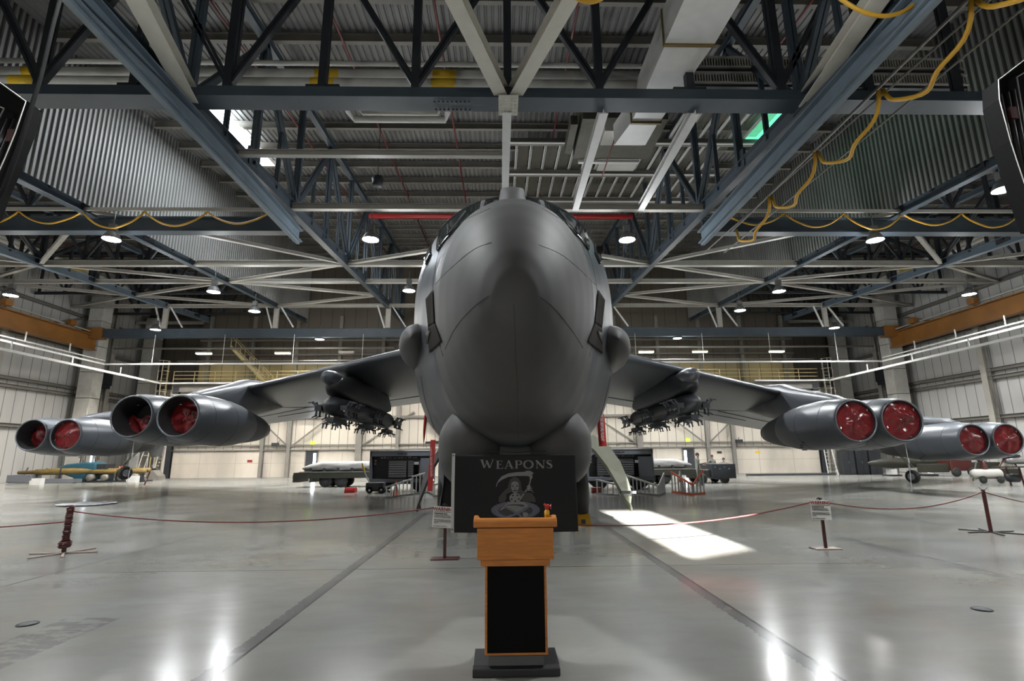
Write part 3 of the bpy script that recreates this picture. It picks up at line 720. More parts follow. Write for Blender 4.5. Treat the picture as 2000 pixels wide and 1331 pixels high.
# suspended ribbed roof panels on the right of the centre strut
t = thing('ribbed_panel_grid', 'suspended grid of brown ribbed panels with white ribs right of centre', 'panel', (0, 0, 0))
m = MB(); mr = MB(); mb_ = MB()
for (y0, y1, xa, xb) in ((28.2, 31.3, 1.0, 13.6), (32.2, 35.7, 1.0, 13.4), (24.8, 27.3, 9.8, 14.6)):
    x = xa; zz = lambda y: zr(y) - 1.05
    while x < xb:
        if not (y0 == 28.2 and 6.2 < x < 8.6):
            k = 7
            for i in range(k):
                u0 = x + .16 + i * .62 / k; u1 = u0 + .62 / k * .55
                m.add([(u0, y0, zz(y0)), (u1, y0, zz(y0)), (u1, y1, zz(y1)), (u0, y1, zz(y1))], [(0, 1, 2, 3)])
                m.add([(u1, y0, zz(y0) + .05), (u0 + .62 / k, y0, zz(y0) + .05), (u0 + .62 / k, y1, zz(y1) + .05), (u1, y1, zz(y1) + .05)], [(0, 1, 2, 3)])
            mr.bar((x, y0, zz(y0) - .05), (x, y1, zz(y1) - .05), .05, .12).bar((x + .09, y0, zz(y0) - .05), (x + .09, y1, zz(y1) - .05), .03, .12)
        x += .86
    mb_.bar((.6, y1 + .3, zz(y1) - .2), (xb + .5, y1 + .3, zz(y1) - .2), .3, .32); mr.bar((.6, y1 + .1, zz(y1) - .38), (xb + .5, y1 + .1, zz(y1) - .38), .12, .06)
m.build('ribbed_panels', 'deckb', t); mr.build('white_ribs', 'white', t); mb_.build('carrier_beams', 'beiged', t)
MB().box(6.3, 8.7, 28.2, 31.3, 19.75, 19.9).build('access_hatch', 'offw', t)
for sg, a, b in ((-1, (-13.6, 18), (-20, 18)), (1, (7.3, 18), (18.5, 18))):
    if sg > 0:
        t = thing('louvred_duct', 'long perforated louvre strip behind the front truss on the right', 'duct', (0, 0, 0))
        for z in (15.9, 16.6):
            m = MB(); x = 7.4
            m.box(7.3, 18.6, 18.0, 18.1, z, z + .06).box(7.3, 18.6, 18.0, 18.1, z + .42, z + .5)
            while x < 18.4: m.box(x, x + .05, 18.02, 18.08, z, z + .45); x += .11
            m.build('louvre', 'beige', t); MB().box(7.3, 18.6, 18.12, 18.3, z - .1, z + .6).build('back_panel', 'dark', t)
# red fire mains
tag(MB().tube([(-9.5, 36.2, 18.9), (9.8, 36.2, 18.9)], .18, 12).build('fire_main', 'red'), 'bright red fire main crossing behind the cockpit', 'pipe')
for x, xn in ((-11.5, 'outside the left truss'), (-6.9, 'far left of the nose'), (-2.6, 'just left of the nose'), (3.2, 'just right of the nose'), (12.6, 'outside the right truss')):
    o = MB().tube([(x, 1, zr(1) - .5), (x, 53.7, zr(53.7) - .5)], .05, 6).build('sprinkler_pipe', 'redd'); tag(o, f'thin dark red sprinkler pipe under the high roof, {xn}', 'pipe')
for x, xn in ((-34.5, 'nearest the left wall'), (-27, 'in mid left bay'), (-23, 'nearest the left corrugated wall'), (23, 'nearest the right corrugated wall'), (27, 'in mid right bay'), (34.5, 'nearest the right wall')):
    o = MB().tube([(x, 1, zs(1) - .5), (x, 53.7, zs(53.7) - .5)], .05, 6).build('sprinkler_pipe', 'redd'); tag(o, f'thin dark red sprinkler pipe under the side roof, {xn}', 'pipe')
t = thing('sprayer_rod', 'thin red and white rod hanging from the hoist unit', 'rod', (5.4, 21.6, 16.2))
MB().tube([(0, 0, 0), (-.15, 3.2, -.6)], .035, 6).build('rod', 'redd', t); MB().box(-.12, .12, -.1, .1, -.1, .15).build('clamp', 'dark', t)
t = thing('loudspeaker', 'dark drum speaker hanging left of the nose strut', 'speaker', (-6.3, 25.3, 15.9))
MB().lathe((0, 0, 0), (0, 0, -1), [(0, .22), (.12, .3), (.5, .26), (.55, .2), (.56, .001)], 16).build('housing', 'dark', t); MB().tube([(0, 0, 0), (0, 0, 4.5)], .02).build('stem', 'dark', t)
# outside door machinery at both top corners, close to the camera
for sg, P, Q in ((-1, [(-9.9, 8.97), (-8.72, 8.12), (-8.79, 7.48), (-8.88, 6.95), (-9.0, 6.38), (-9.06, 5.9), (-9.9, 5.9)], [(-9.75, 8.3), (-9.29, 8.12), (-9.42, 7.55), (-9.6, 7.2)]),
                 (1, [(10.9, 9.62), (9.72, 8.74), (9.65, 8.3), (9.68, 7.42), (9.72, 6.95), (9.78, 6.3), (9.85, 5.7), (10.9, 5.7)], [(10.7, 9.2), (10.33, 8.98), (10.25, 7.75), (10.2, 6.9)])):
    t = thing('door_guide', f'black hinged guide channel hanging at the {side(sg)} edge', 'door gear', (0, 9, 0))
    MB().prism(P, .08, .2, 1).build('back_plate', 'blackp', t)
    m = MB()
    for p, q in zip(P[:-1], P[1:-1]): m.bar((p[0], 0, p[1]), (q[0], 0, q[1]), .34, .05, up=(1, 0, 0))
    m.build('channel', 'blackp', t)
    MB().tube([(p[0] - sg * .01, -.17, p[1]) for p in P[:-1]], .012, 6).build('edge_trim', 'offw', t)
    MB().tube([(p[0], .04, p[1]) for p in Q], .014, 6).build('inner_trim', 'offw', t)
    m = MB()
    for k in (.25, .5, .72): m.tube([(lerp(P[1][0], Q[1][0], k) + .0, .03, lerp(P[1][1], Q[1][1], k) - .25), (lerp(P[4][0], Q[-1][0], k), .03, P[4][1] - .1)], .05, 8)
    m.build('cable_bundle', 'black', t)
    xq = lerp(P[1][0], Q[1][0], .45); MB().box(xq - .07, xq + .07, -.06, .04, P[1][1] - .75, P[1][1] - .5).build('clamp', 'maroon', t)
pts = [(-8.41, 8.8, 11.2), (-8.434, 8.8, 10.6), (-8.48, 8.8, 9.8), (-8.51, 8.8, 8.6), (-8.58, 8.8, 7.8), (-8.64, 8.8, 7.1), (-8.74, 8.8, 6.35), (-8.93, 8.8, 5.8), (-9.3, 8.8, 5.2)]
tag(MB().tube(pts, .035, 8).build('hanging_cable', 'blackp'), 'thick black cable hanging down beside the left door gear', 'cable')
# ------------------------------------------------------------------ the bomber
AC = thing('bomber_aircraft', 'huge grey eight-engined bomber aircraft parked nose-on in the hangar', 'aircraft', (.05, 0, 0), -.02)
ACM = Matrix.Translation((.05, 0, 0)) @ Matrix.Rotation(-.02, 4, 'Z'); ACI = ACM.inverted()
#        y     zbot  ztop  hw    zmid  nup  nlow
FUS = [(4.93, 3.02, 3.20, .06, 3.1, 2, 2), (4.97, 2.82, 3.46, .22, 3.12, 2, 2), (5.06, 2.63, 3.70, .36, 3.15, 2, 2), (5.2, 2.44, 3.95, .50, 3.2, 2, 2.05), (5.42, 2.26, 4.24, .64, 3.27, 2, 2.1), (5.7, 2.09, 4.52, .77, 3.36, 2.02, 2.15),
       (6.05, 1.94, 4.77, .90, 3.47, 2.05, 2.25), (6.45, 1.83, 4.96, 1.00, 3.58, 2.1, 2.35), (6.8, 1.76, 5.06, 1.085, 3.65, 2.15, 2.45), (7.1, 1.72, 5.13, 1.20, 3.7, 2.18, 2.6), (7.3, 1.70, 5.22, 1.30, 3.72, 2.2, 2.7), (7.6, 1.68, 5.45, 1.42, 3.76, 2.2, 2.85),
       (7.95, 1.66, 5.76, 1.53, 3.8, 2.2, 2.95), (8.25, 1.64, 5.87, 1.575, 3.82, 2.2, 3), (9, 1.62, 5.98, 1.60, 3.82, 2.25, 3), (10.5, 1.6, 6.02, 1.6, 3.82, 2.3, 3), (24, 1.6, 5.9, 1.6, 3.8, 2.3, 3), (36, 1.8, 5.7, 1.45, 3.8, 2.2, 2.6), (46, 2.9, 5.4, .8, 4.2, 2, 2), (52.5, 4.2, 5.1, .2, 4.7, 2, 2)]
def fpt(y, th, off=0.):
    """th = 0 at the top, +pi/2 at the right hand side as the camera sees it, pi at the belly"""
    zb, zt, hw, zm, nu, nl = interp(FUS, y)
    s, c = sin(th), cos(th)
    n = nu if c >= 0 else nl; h = (zt - zm) if c >= 0 else (zm - zb)
    k = (abs(s) ** n + abs(c) ** n) ** (-1. / n)
    return Vector((s * k * (hw + off), y, zm + c * k * (h + off)))
def fval(p):
    zb, zt, hw, zm, nu, nl = interp(FUS, p.y)
    h, n = ((zt - zm), nu) if p.z >= zm else ((zm - zb), nl)
    return (abs(p.x) / max(hw, 1e-3)) ** n + (abs(p.z - zm) / max(h, 1e-3)) ** n - 1
def cast(px, py, y_max=14.):
    """where the line of sight through a photo pixel meets the fuselage skin (aircraft axes)"""
    d = (right * (px - 1000) + down * (py - 665.5) + fwd * F).normalized(); o = Vector((0, 0, HCAM))
    oL = ACI @ o; dL = (ACI.to_3x3() @ d)
    t = 4.5 / dL.y
    while True:
        p = oL + dL * t
        if p.y > y_max: return None
        if p.y > 4.93 and fval(p) < 0:
            a, b = t - .03, t
            for _ in range(14):
                c = (a + b) / 2; q = oL + dL * c
                if q.y > 4.93 and fval(q) < 0: b = c
                else: a = c
            return oL + dL * a
        t += .02
def skin_of(p, off):
    zb, zt, hw, zm, nu, nl = interp(FUS, p.y)
    th = atan2(p.x / hw, (p.z - zm) / ((zt - zm) if p.z > zm else (zm - zb)))
    e = 1e-2
    n = (fpt(p.y, th + e) - fpt(p.y, th - e)).cross(fpt(min(p.y + .04, 50), th) - fpt(p.y - .04, th)).normalized()
    c = Vector((0, p.y, zm))
    if n.dot(p - c) < 0: n = -n
    return n
YS = [4.93 + .02 * i for i in range(8)] + [5.1 + .06 * i for i in range(60)] + [8.75, 9.2, 10, 11.5, 13, 16, 20, 24, 28, 32, 36, 40, 44, 48, 52.5]
NF = 96
m = MB().loft([[fpt(y, 2 * pi * k / NF) for k in range(NF)] for y in YS])
fus = m.build('fuselage', 'air', AC)
fus.data.materials.append(M['airr'])
# radome colour belongs to the moulded nose cap
for p in fus.data.polygons:
    if p.center.y < 6.55: p.material_index = 1

def patch(pl, name, key, parent, off=.014, nx=10, ny=10):
    """pl = four photo corners (tl, tr, br, bl) lying on the skin"""
    vs = []; ok = True
    for j in range(ny + 1):
        for i in range(nx + 1):
            u, v = i / nx, j / ny
            a = [lerp(pl[0][q], pl[1][q], u) for q in (0, 1)]; b = [lerp(pl[3][q], pl[2][q], u) for q in (0, 1)]
            p = cast(lerp(a[0], b[0], v), lerp(a[1], b[1], v))
            if p is None: print('PATCH MISS', name, pl); return None
            vs.append(p + skin_of(p, 0) * off)
    fs = [(j * (nx + 1) + i, j * (nx + 1) + i + 1, (j + 1) * (nx + 1) + i + 1, (j + 1) * (nx + 1) + i) for j in range(ny) for i in range(nx)]
    m = MB().add(vs, fs, True)
    o = m.build(name, key, parent); s = o.modifiers.new('s', 'SOLIDIFY'); s.thickness = .004; s.offset = 0
    return o
def seam(pts, name='panel_seam', r=.0028, parent=None, key='airl', n=10):
    out = []; Q = [pts[0]] + list(pts) + [pts[-1]]
    for p0, a, b, p3 in zip(Q, Q[1:], Q[2:], Q[3:]):
        for i in range(n):
            u = i / n; h = [.5 * (2 * a[j] + (b[j] - p0[j]) * u + (2 * p0[j] - 5 * a[j] + 4 * b[j] - p3[j]) * u * u + (3 * a[j] - p0[j] - 3 * b[j] + p3[j]) * u ** 3) for j in (0, 1)]
            p = cast(h[0], h[1])
            if p is not None: out.append(p + skin_of(p, 0) * .001)
    if len(out) > 2: return MB().tube(out, r, 5).build(name, key, parent or fus)
# windscreen: panes set into the skin in front of the cabin roof
def ring_patch(y0, y1, t0, t1, name, key, parent, off=.015, n=8):
    """patch between stations y0..y1; angles may differ front and back (t0=(front,back))"""
    vs = []
    for j in range(n + 1):
        y = lerp(y0, y1, j / n)
        a, b = lerp(t0[0], t0[1], j / n), lerp(t1[0], t1[1], j / n)
        for i in range(n + 1): vs.append(fpt(y, lerp(a, b, i / n), off))
    fs = [(j * (n + 1) + i, j * (n + 1) + i + 1, (j + 1) * (n + 1) + i + 1, (j + 1) * (n + 1) + i) for j in range(n) for i in range(n)]
    o = MB().add(vs, fs, True).build(name, key, parent); s = o.modifiers.new('s', 'SOLIDIFY'); s.thickness = .015; s.offset = 0
    return o
for s in (-1, 1):
    ring_patch(7.28, 7.93, (s * .15, s * .14), (s * .33, s * .27), 'windscreen_pane', 'glass', fus)
    ring_patch(7.20, 7.95, (s * .40, s * .34), (s * .99, s * .82), 'windscreen_pane', 'glass', fus)
    ring_patch(7.50, 8.6, (s * 1.03, s * .86), (s * 1.14, s * 1.02), 'side_window_pane', 'glass', fus)
    ring_patch(7.20, 7.92, (s * .335, s * .28), (s * .385, s * .325), 'window_frame', 'gframe', fus, .03)
    ring_patch(7.95, 8.02, (s * .12, s * .12), (s * .84, s * .84), 'window_frame', 'gframe', fus, .03)
    # wiper
    a, b = fpt(7.2, s * .62, .05), fpt(7.72, s * .50, .05); c = fpt(7.12, s * .80, .05)
    MB().tube([c, b], .012, 6).tube([c, fpt(7.5, s * .72, .05)], .012, 6).build('windscreen_wiper', 'dark', fus)
# nose-top antenna fairing in front of the windscreen
rings = []
for t, yf, w in ((0, 6.62, .33), (.1, 6.74, .285), (.25, 6.88, .25), (.5, 7.04, .225), (.75, 7.2, .205), (.92, 7.31, .19), (.97, 7.36, .18), (1, 7.42, .15)):
    z = lerp(4.88, 5.66, t); dp = .40
    rings.append([(w * cos(2 * pi * k / 24), yf + dp + dp * sin(2 * pi * k / 24), z + .25 * (1 + sin(2 * pi * k / 24)) * (t - .3 if t > .3 else 0)) for k in range(24)])
rings.append([(0.001 * cos(2 * pi * k / 24), 7.82, 5.84) for k in range(24)])
MB().loft(rings).build('nose_antenna_fairing', 'airr', AC)
# seams of the radome and its strakes
seam([(958, 407), (905, 432), (880, 455), (860, 485), (849, 530), (845, 580), (851, 640), (866, 700)])
seam([(1058, 407), (1100, 432), (1130, 460), (1150, 495), (1162, 540), (1168, 590), (1165, 640), (1150, 700)])
seam([(960, 474), (925, 488), (880, 525), (848, 557)]); seam([(1052, 478), (1095, 497), (1130, 525), (1166, 560)])
seam([(955, 578), (925, 600), (890, 640), (868, 685)]); seam([(1055, 580), (1085, 605), (1120, 650), (1140, 682)])
seam([(1004, 595), (1008, 700), (1011, 800), (1012, 862)])
seam([(822, 735), (832, 790), (850, 840)]); seam([(1192, 735), (1180, 790), (1163, 840)])
for s in (-1, 1): pass
# dark sensor panels at the cheeks
patch([(833, 585), (847, 567), (850, 632), (838, 640)], 'cheek_panel', 'aird', fus)
patch([(838, 640), (851, 632), (864, 668), (840, 690)], 'cheek_panel', 'aird', fus)
patch([(1167, 567), (1180, 587), (1174, 642), (1160, 632)], 'cheek_panel', 'aird', fus)
patch([(1160, 632), (1174, 642), (1176, 692), (1146, 668)], 'cheek_panel', 'aird', fus)
patch([(831, 650), (844, 646), (838, 672), (836, 672)], 'cheek_marking', 'black', fus, .022, 3, 3)
patch([(1163, 647), (1178, 652), (1175, 670), (1173, 670)], 'cheek_marking', 'black', fus, .022, 3, 3)
# cheek blisters
for s, c in ((-1, (-1.42, 7.80, 3.29)), (1, (1.45, 7.80, 3.24))):
    rings = []
    for j in range(13):
        t = j / 12; y = -.62 + 2.3 * t; r = .335 * (sin(min(1, t / .36) * pi / 2) ** .62 if t < .36 else 1 - .45 * ((t - .36) / .64) ** 2)
        rings.append([(c[0] + max(r, .002) * .93 * cos(2 * pi * k / 24), c[1] + y, c[2] + max(r, .002) * 1.05 * sin(2 * pi * k / 24)) for k in range(24)])
    o = MB().loft(rings).build('cheek_blister', 'airr', AC)
    o.rotation_euler = (0, 0, 0)
    if s > 0:
        mk = MB()
        for k in range(3): mk.bar((c[0] - .19 - .02 * k, c[1] - .50 + .05 * k, c[2] + .24 - .09 * k), (c[0] - .25 - .02 * k, c[1] - .36, c[2] + .23 - .09 * k), .05, .06)
        mk.build('pale_markings', 'khaki', o)
# small scoop
p = fpt(8.1, 1.02, .02); MB().box(p.x - .05, p.x + .07, p.y - .1, p.y + .15, p.z - .03, p.z + .04).build('air_scoop', 'aird', fus)
# chin sensor turrets
for s in (-1, 1):
    rings = []
    for j in range(15):
        t = j / 14; z = lerp(2.36, 1.26, t)
        r = .435 * (sin(min(1, t / .48) * pi / 2) ** .75 if t < .48 else (1 if t < .62 else sqrt(max(0, 1 - ((t - .62) / .38) ** 2)))) + .002
        yc = 6.98 - .12 * (1 - t)
        rings.append([(s * .565 + r * .93 * cos(2 * pi * k / 28), yc + r * 1.05 * sin(2 * pi * k / 28), z) for k in range(28)])
    o = MB().loft(rings).build('chin_turret', 'airr', AC)
    MB().tube([(s * .565 + .412 * cos(2 * pi * k / 28), 6.96 + .463 * sin(2 * pi * k / 28), 1.66) for k in range(29)], .006, 5, False).build('turret_seam', 'airl', o)
MB().box(-.5, .5, 6.75, 7.3, 1.5, 1.9).build('turret_bridge', 'airr', AC, bevel=.1)
MB().tube([(-.42, 6.55, 1.72), (0, 6.5, 1.70), (.42, 6.55, 1.72)], .008, 5).build('chin_seam', 'airl', fus)
# ------------- wings
def wing(s):
    LEz = (lambda x: 4.80 - .052 * x) if s < 0 else (lambda x: 4.72 - .073 * x)
    TEz = (lambda x: 4.62 - .070 * x) if s < 0 else (lambda x: 4.76 - .115 * x)
    rings = []
    for i in range(25):
        x = 1.1 + 26.9 * i / 24
        yl, yt = 12.83 + .72 * x, 24.3 + .49 * x
        if x < 3: yl += 0
        ch = yt - yl; th = lerp(.135, .09, i / 24) * ch
        r = []
        K = 14
        for k in range(K + 1):
            u = 1 - cos(pi * k / (2 * K)) if False else (k / K) ** 1.8
            h = th * (1.48 * sqrt(u) - .63 * u - 1.76 * u * u + 1.42 * u ** 3 - .51 * u ** 4) * .5 / .5
            r.append((u, h))
        up = [(s * x, lerp(yl, yt, u), lerp(LEz(x), TEz(x), u) + h * .55 + .004) for u, h in r]
        lo = [(s * x, lerp(yl, yt, u), lerp(LEz(x), TEz(x), u) - h * .45) for u, h in r]
        rings.append(up + lo[::-1][:-1])
    w = MB().loft(rings).build('wing', 'air', AC)
    def under(x, u):   # underside point
        yl, yt = 12.83 + .72 * x, 24.3 + .49 * x; ch = yt - yl; th = lerp(.135, .09, (x - 1.1) / 26.9) * ch
        h = th * (1.48 * sqrt(u) - .63 * u - 1.76 * u * u + 1.42 * u ** 3 - .51 * u ** 4)
        return Vector((s * x, lerp(yl, yt, u), lerp(LEz(x), TEz(x), u) - h * .45 - .004))
    for pts in (((3, .68), (9, .66), (12, .7)), ((7.0, .72), (9.3, .50), (11.5, .28)), ((9.4, .52), (12.5, .60), (15, .62))):
        MB().tube([under(x, u) for x, u in pts], .02, 5).build('flap_seam', 'airl', w)
    return w, LEz, under
# ------------- engine pods
def pod(x, y, z, s, pitchx=0., roll=0.):
    """twin pod, intakes at (x,y,z) side by side"""
    root = bpy.data.objects.new('engine_pod', None); COL.objects.link(root); root.parent = AC; root.location = (x, y, z); root.rotation_euler = (radians(-1.5), roll, 0)
    for q in (-1, 1):
        cxx = q * .665
        prof = [(.9, .46), (.45, .49), (.12, .535), (.02, .56), (-.015, .58), (0, .60), (.06, .625), (.25, .665), (.7, .72), (1.4, .755), (2.3, .75), (3.0, .70), (3.6, .60), (4.6, .44), (5.1, .30), (5.11, .001)]
        m = MB().lathe((cxx, 0, 0), (0, 1, 0), prof[5:], 40)
        n = m.build('engine_nacelle', 'air', root)
        # slight squash of the lower lip, as on the real cowling
        MB().lathe((cxx, 0, 0), (0, 1, 0), prof[3:7], 40).build('intake_lip', 'lip', n)
        MB().lathe((cxx, 0, 0), (0, 1, 0), prof[:4], 40).build('intake_duct', 'duct', n)
        MB().lathe((cxx, 0, 0), (0, 1, 0), [(.92, .47), (.93, .001)], 40).build('fan_face', 'black', n)
        MB().tube([(cxx + .722 * cos(2 * pi * k / 40), .72, .722 * sin(2 * pi * k / 40)) for k in range(41)], .006, 5, False).build('cowl_seam', 'airl', n)
        MB().tube([(cxx + .753 * cos(2 * pi * k / 40), 2.0, .753 * sin(2 * pi * k / 40)) for k in range(41)], .006, 5, False).build('cowl_seam', 'airl', n)
    # fairing that joins the two cowlings
    rings = []
    for yy, hw, hh in ((.96, .60, .56), (1.3, .72, .68), (2.2, .74, .72), (3.2, .70, .66), (4.2, .6, .5), (5.2, .4, .3)):
        rings.append([(hw * (1 if abs(cos(a)) > 1 else 1) * (abs(cos(a)) ** .7) * (1 if cos(a) > 0 else -1), yy, hh * (abs(sin(a)) ** .7) * (1 if sin(a) > 0 else -1)) for a in [2 * pi * k / 32 for k in range(32)]])
    MB().loft(rings).build('centre_fairing', 'air', root)
    MB().lathe((s * -.66, 3.4, 0), (0, 1, 0), [(0, .625), (.6, .56), (1.4, .45), (2.0, .30), (2.01, .001)], 32).build('exhaust_shroud', 'airs', root)
    m = MB()
    for k, a in enumerate((3.9, 4.05, 4.2, 4.5)):
        m.box(s * -.66 + .74 * cos(a) - .07, s * -.66 + .74 * cos(a) + .07, 1.9 + .25 * k, 1.93 + .25 * k + .03, .745 * sin(a) - .012, .745 * sin(a) + .012)
    m.build('vent_slots', 'black', root)
    return root
def cover(x, y, z, depth, r, seed, label, partial=None):
    """creased red vinyl disc filling the intake"""
    rnd = random.Random(seed); c = ACM @ Vector((x, y, z)); m = MB(); vs = []; NR, NT = 14, 40
    fold = [(rnd.uniform(0, pi), rnd.uniform(-.22, .22), rnd.uniform(.05, .11), rnd.uniform(.02, .05)) for _ in range(5)] + [(rnd.uniform(0, pi), rnd.uniform(-.4, .4), rnd.uniform(.03, .06), rnd.uniform(.01, .03)) for _ in range(6)]
    for i in range(NR + 1):
        for k in range(NT):
            a = 2 * pi * k / NT; rr = r * i / NR; u, v = rr * cos(a), rr * sin(a)
            if partial: v = min(v, partial + .06 * sin(u * 14))
            d = 0
            for ang, o, w, h in fold:
                t = u * cos(ang) + v * sin(ang) - o; d += h * math.exp(-(t / w) ** 2) * (1 if ang < 2 else -1.2)
            d = d * (1 - (rr / r) ** 6) + .05 * cos(rr / r * pi / 2) + .008 * sin(7 * a + seed)
            vs.append((u, -d, v))
    fs = [(i * NT + k, i * NT + (k + 1) % NT, (i + 1) * NT + (k + 1) % NT, (i + 1) * NT + k) for i in range(NR) for k in range(NT)]
    o = MB().add(vs, fs, True).build('intake_cover', 'cover'); o.location = c + Vector((0, depth, 0)); o.rotation_euler = (radians(-1.5), 0, -.02)
    tag(o, label, 'intake cover', 'red engine intake covers')
    m = MB()
    for k in range(4): a = .6 + k * 1.45; m.bar((r * .86 * cos(a), -.05, r * .86 * sin(a)), (r * .93 * cos(a + .12), -.06, r * .93 * sin(a + .12)), .03, .012)
    m.build('buckles', 'chrome', o)
    return o
PODS = {(-1, 'in'): (-10.28, 15.4, 2.875), (1, 'in'): (10.53, 15.4, 2.59), (-1, 'out'): (-17.93, 20.9, 2.62), (1, 'out'): (18.53, 20.9, 2.16)}
W = {}
for s in (-1, 1):
    w, LEz, under = wing(s); W[s] = (w, LEz, under)
    for k in ('in', 'out'):
        x, y, z = PODS[(s, k)]; pod(x, y, z, s, roll=0)
        sx = abs(x) - .05; yl = 12.83 + .72 * sx; zl = LEz(sx)
        tops = [(y + 1.25, z + .70), (y + 2.0, z + .95), (yl - .6, zl + .12), (yl + .1, zl + .36), (yl + 1.2, zl + .48), (yl + 3.0, zl + .3)]
        bots = [(y + 1.25, z + .55), (y + 2.2, z + .50), (y + 3.2, z + .4), (y + 4.6, z + .3), (y + 5.2, z + .3), (yl + 3.4, z + .9)]
        ws = [.10, .27, .34, .36, .34, .2]
        rings = []
        for (ya, za), (yb, zb), ww in zip(tops, bots, ws):
            ring = []
            for q in range(16):
                a = 2 * pi * q / 16; cc, ss = cos(a), sin(a)
                fz = .5 + .5 * (abs(ss) ** .6) * (1 if ss > 0 else -1)
                ring.append((x + ww * (abs(cc) ** .6) * (1 if cc > 0 else -1), lerp(yb, ya, fz), lerp(zb, za, fz)))
            rings.append(ring)
        MB().loft(rings).build('engine_pylon', 'air', w)
CV = [((-1, 'in'), -1, .62, 'deeply recessed red cover in the far left intake of the left inner pod', .02), ((-1, 'in'), 1, .50, 'shadowed red cover in the intake nearest the fuselage on the left inner pod', None),
      ((-1, 'out'), -1, .60, 'red cover half hidden inside the leftmost intake in the picture', None), ((-1, 'out'), 1, .16, 'bright red cover in the second intake from the left edge', None),
      ((1, 'in'), -1, .10, 'red cover with a long dark crease in the right inner intake nearest the fuselage', None), ((1, 'in'), 1, .08, 'red cover with a torn dark fold in the outer intake of the right inner pod', None),
      ((1, 'out'), -1, .12, 'small red cover with pale tape in the inner intake of the right outer pod', None), ((1, 'out'), 1, .08, 'red cover in the rightmost intake in the picture', None)]
for i, (k, q, d, lb, pa) in enumerate(CV):
    x, y, z = PODS[k]; o = cover(x + q * .665, y, z, d, .525 if d < .2 else .478, i * 13 + 4, lb, pa); 
    if d < .2: o.scale = (1.04, 1, 1.04)
for x, y0, z0, z1 in ((-10.9, 15.6, 2.2, .9), (11.3, 15.6, 1.95, .6)):
    c = ACM @ Vector((x, y0, 0)); tag(MB().tube([(c.x, c.y, z0), (c.x + .02, c.y, (z0 + z1) / 2), (c.x - .03, c.y, z1)], .008, 5).build('cover_cord', 'tape'), f'thin cord dangling from the {side(x)} inner intake cover', 'cord')
# ------------- weapon racks under the wings
def rack(s):
    r = bpy.data.objects.new('weapon_pylon', None); COL.objects.link(r); r.parent = W[s][0]; r.location = (s * 5.35, 0, 0)
    zz = 0 if s < 0 else -.02
    rings = []
    for y, w, zb, zt in ((15.6, .02, 3.72, 3.78), (15.75, .2, 3.6, 3.92), (16.1, .30, 3.48, 4.05), (17.2, .36, 3.4, 4.25), (19.5, .38, 3.38, 4.3), (22.2, .26, 3.45, 4.2), (23.2, .12, 3.6, 3.9)):
        rings.append([(w * (abs(cos(a)) ** .6) * (1 if cos(a) > 0 else -1), y, (zb + zt) / 2 + (zt - zb) / 2 * (abs(sin(a)) ** .6) * (1 if sin(a) > 0 else -1)) for a in [2 * pi * k / 20 for k in range(20)]])
    MB().loft(rings).build('pylon_body', 'black' if s < 0 else 'dark', r)
    rings = []
    for y, w in ((15.45, .02), (15.6, .2), (15.95, .33), (17.5, .38), (22.6, .38), (23.5, .2), (24.0, .03)):
        rings.append([(w * cos(a), y, 3.18 + w * .85 * sin(a)) for a in [2 * pi * k / 20 for k in range(20)]])
    MB().loft(rings).build('rack_beam', 'dark', r)
    MB().lathe((-.05, 15.2, 3.98), (0, 1, 0), [(0, .001), (.06, .12), (.25, .2), (.7, .24), (1.6, .2), (2.4, .05)], 20).build('nose_fairing', 'air', r)
    MB().lathe((s * .0, 17.6, 4.2), (0, 1, 0), [(0, .001), (.06, .15), (.3, .26), (2.8, .28), (3.5, .1)], 16).build('upper_fairing', 'black', r)
    for y in (16.3, 19.6, 23.0):
        for dx, dz in ((-.42, -.02), (0, -.40), (.42, -.02)):
            m = MB(); ax, az = dx * .75, 3.18 + (dz * .75)
            m.box(dx * .9 - .1, dx * .9 + .1, y - .55, y + .75, 3.12 + dz * .9 - .07, 3.12 + dz * .9 + .07)
            m.bar((ax * .4, y, 3.1 + dz * .3), (dx, y, 3.14 + dz), .12, .2)
            ex = Vector((dx, 0, dz if dz < -.1 else -.12)).normalized(); px = Vector((ex.z, 0, -ex.x))
            for yy in (y - .5, y - .2, y + .35, y + .65):
                for q in (-1, 1):
                    a = Vector((dx, yy, 3.12 + dz)); b = a + px * q * .2 + ex * .08; c = b + ex * .13 + px * q * .03
                    m.bar(a, b, .045, .045).bar(b, c, .035, .035).tube([b - ex * .03, b + ex * .02], .04, 6)
            m.build('ejector_rack', 'dark', r)
            m = MB()
            for q in range(5): m.box(dx - .07 + .03 * (q % 3), dx - .04 + .03 * (q % 3), y - .45 + q * .2, y - .38 + q * .2, 3.02 + dz, 3.06 + dz + .03 * (q % 2))
            m.build('bright_fittings', 'chrome', r)
rack(-1); rack(1)
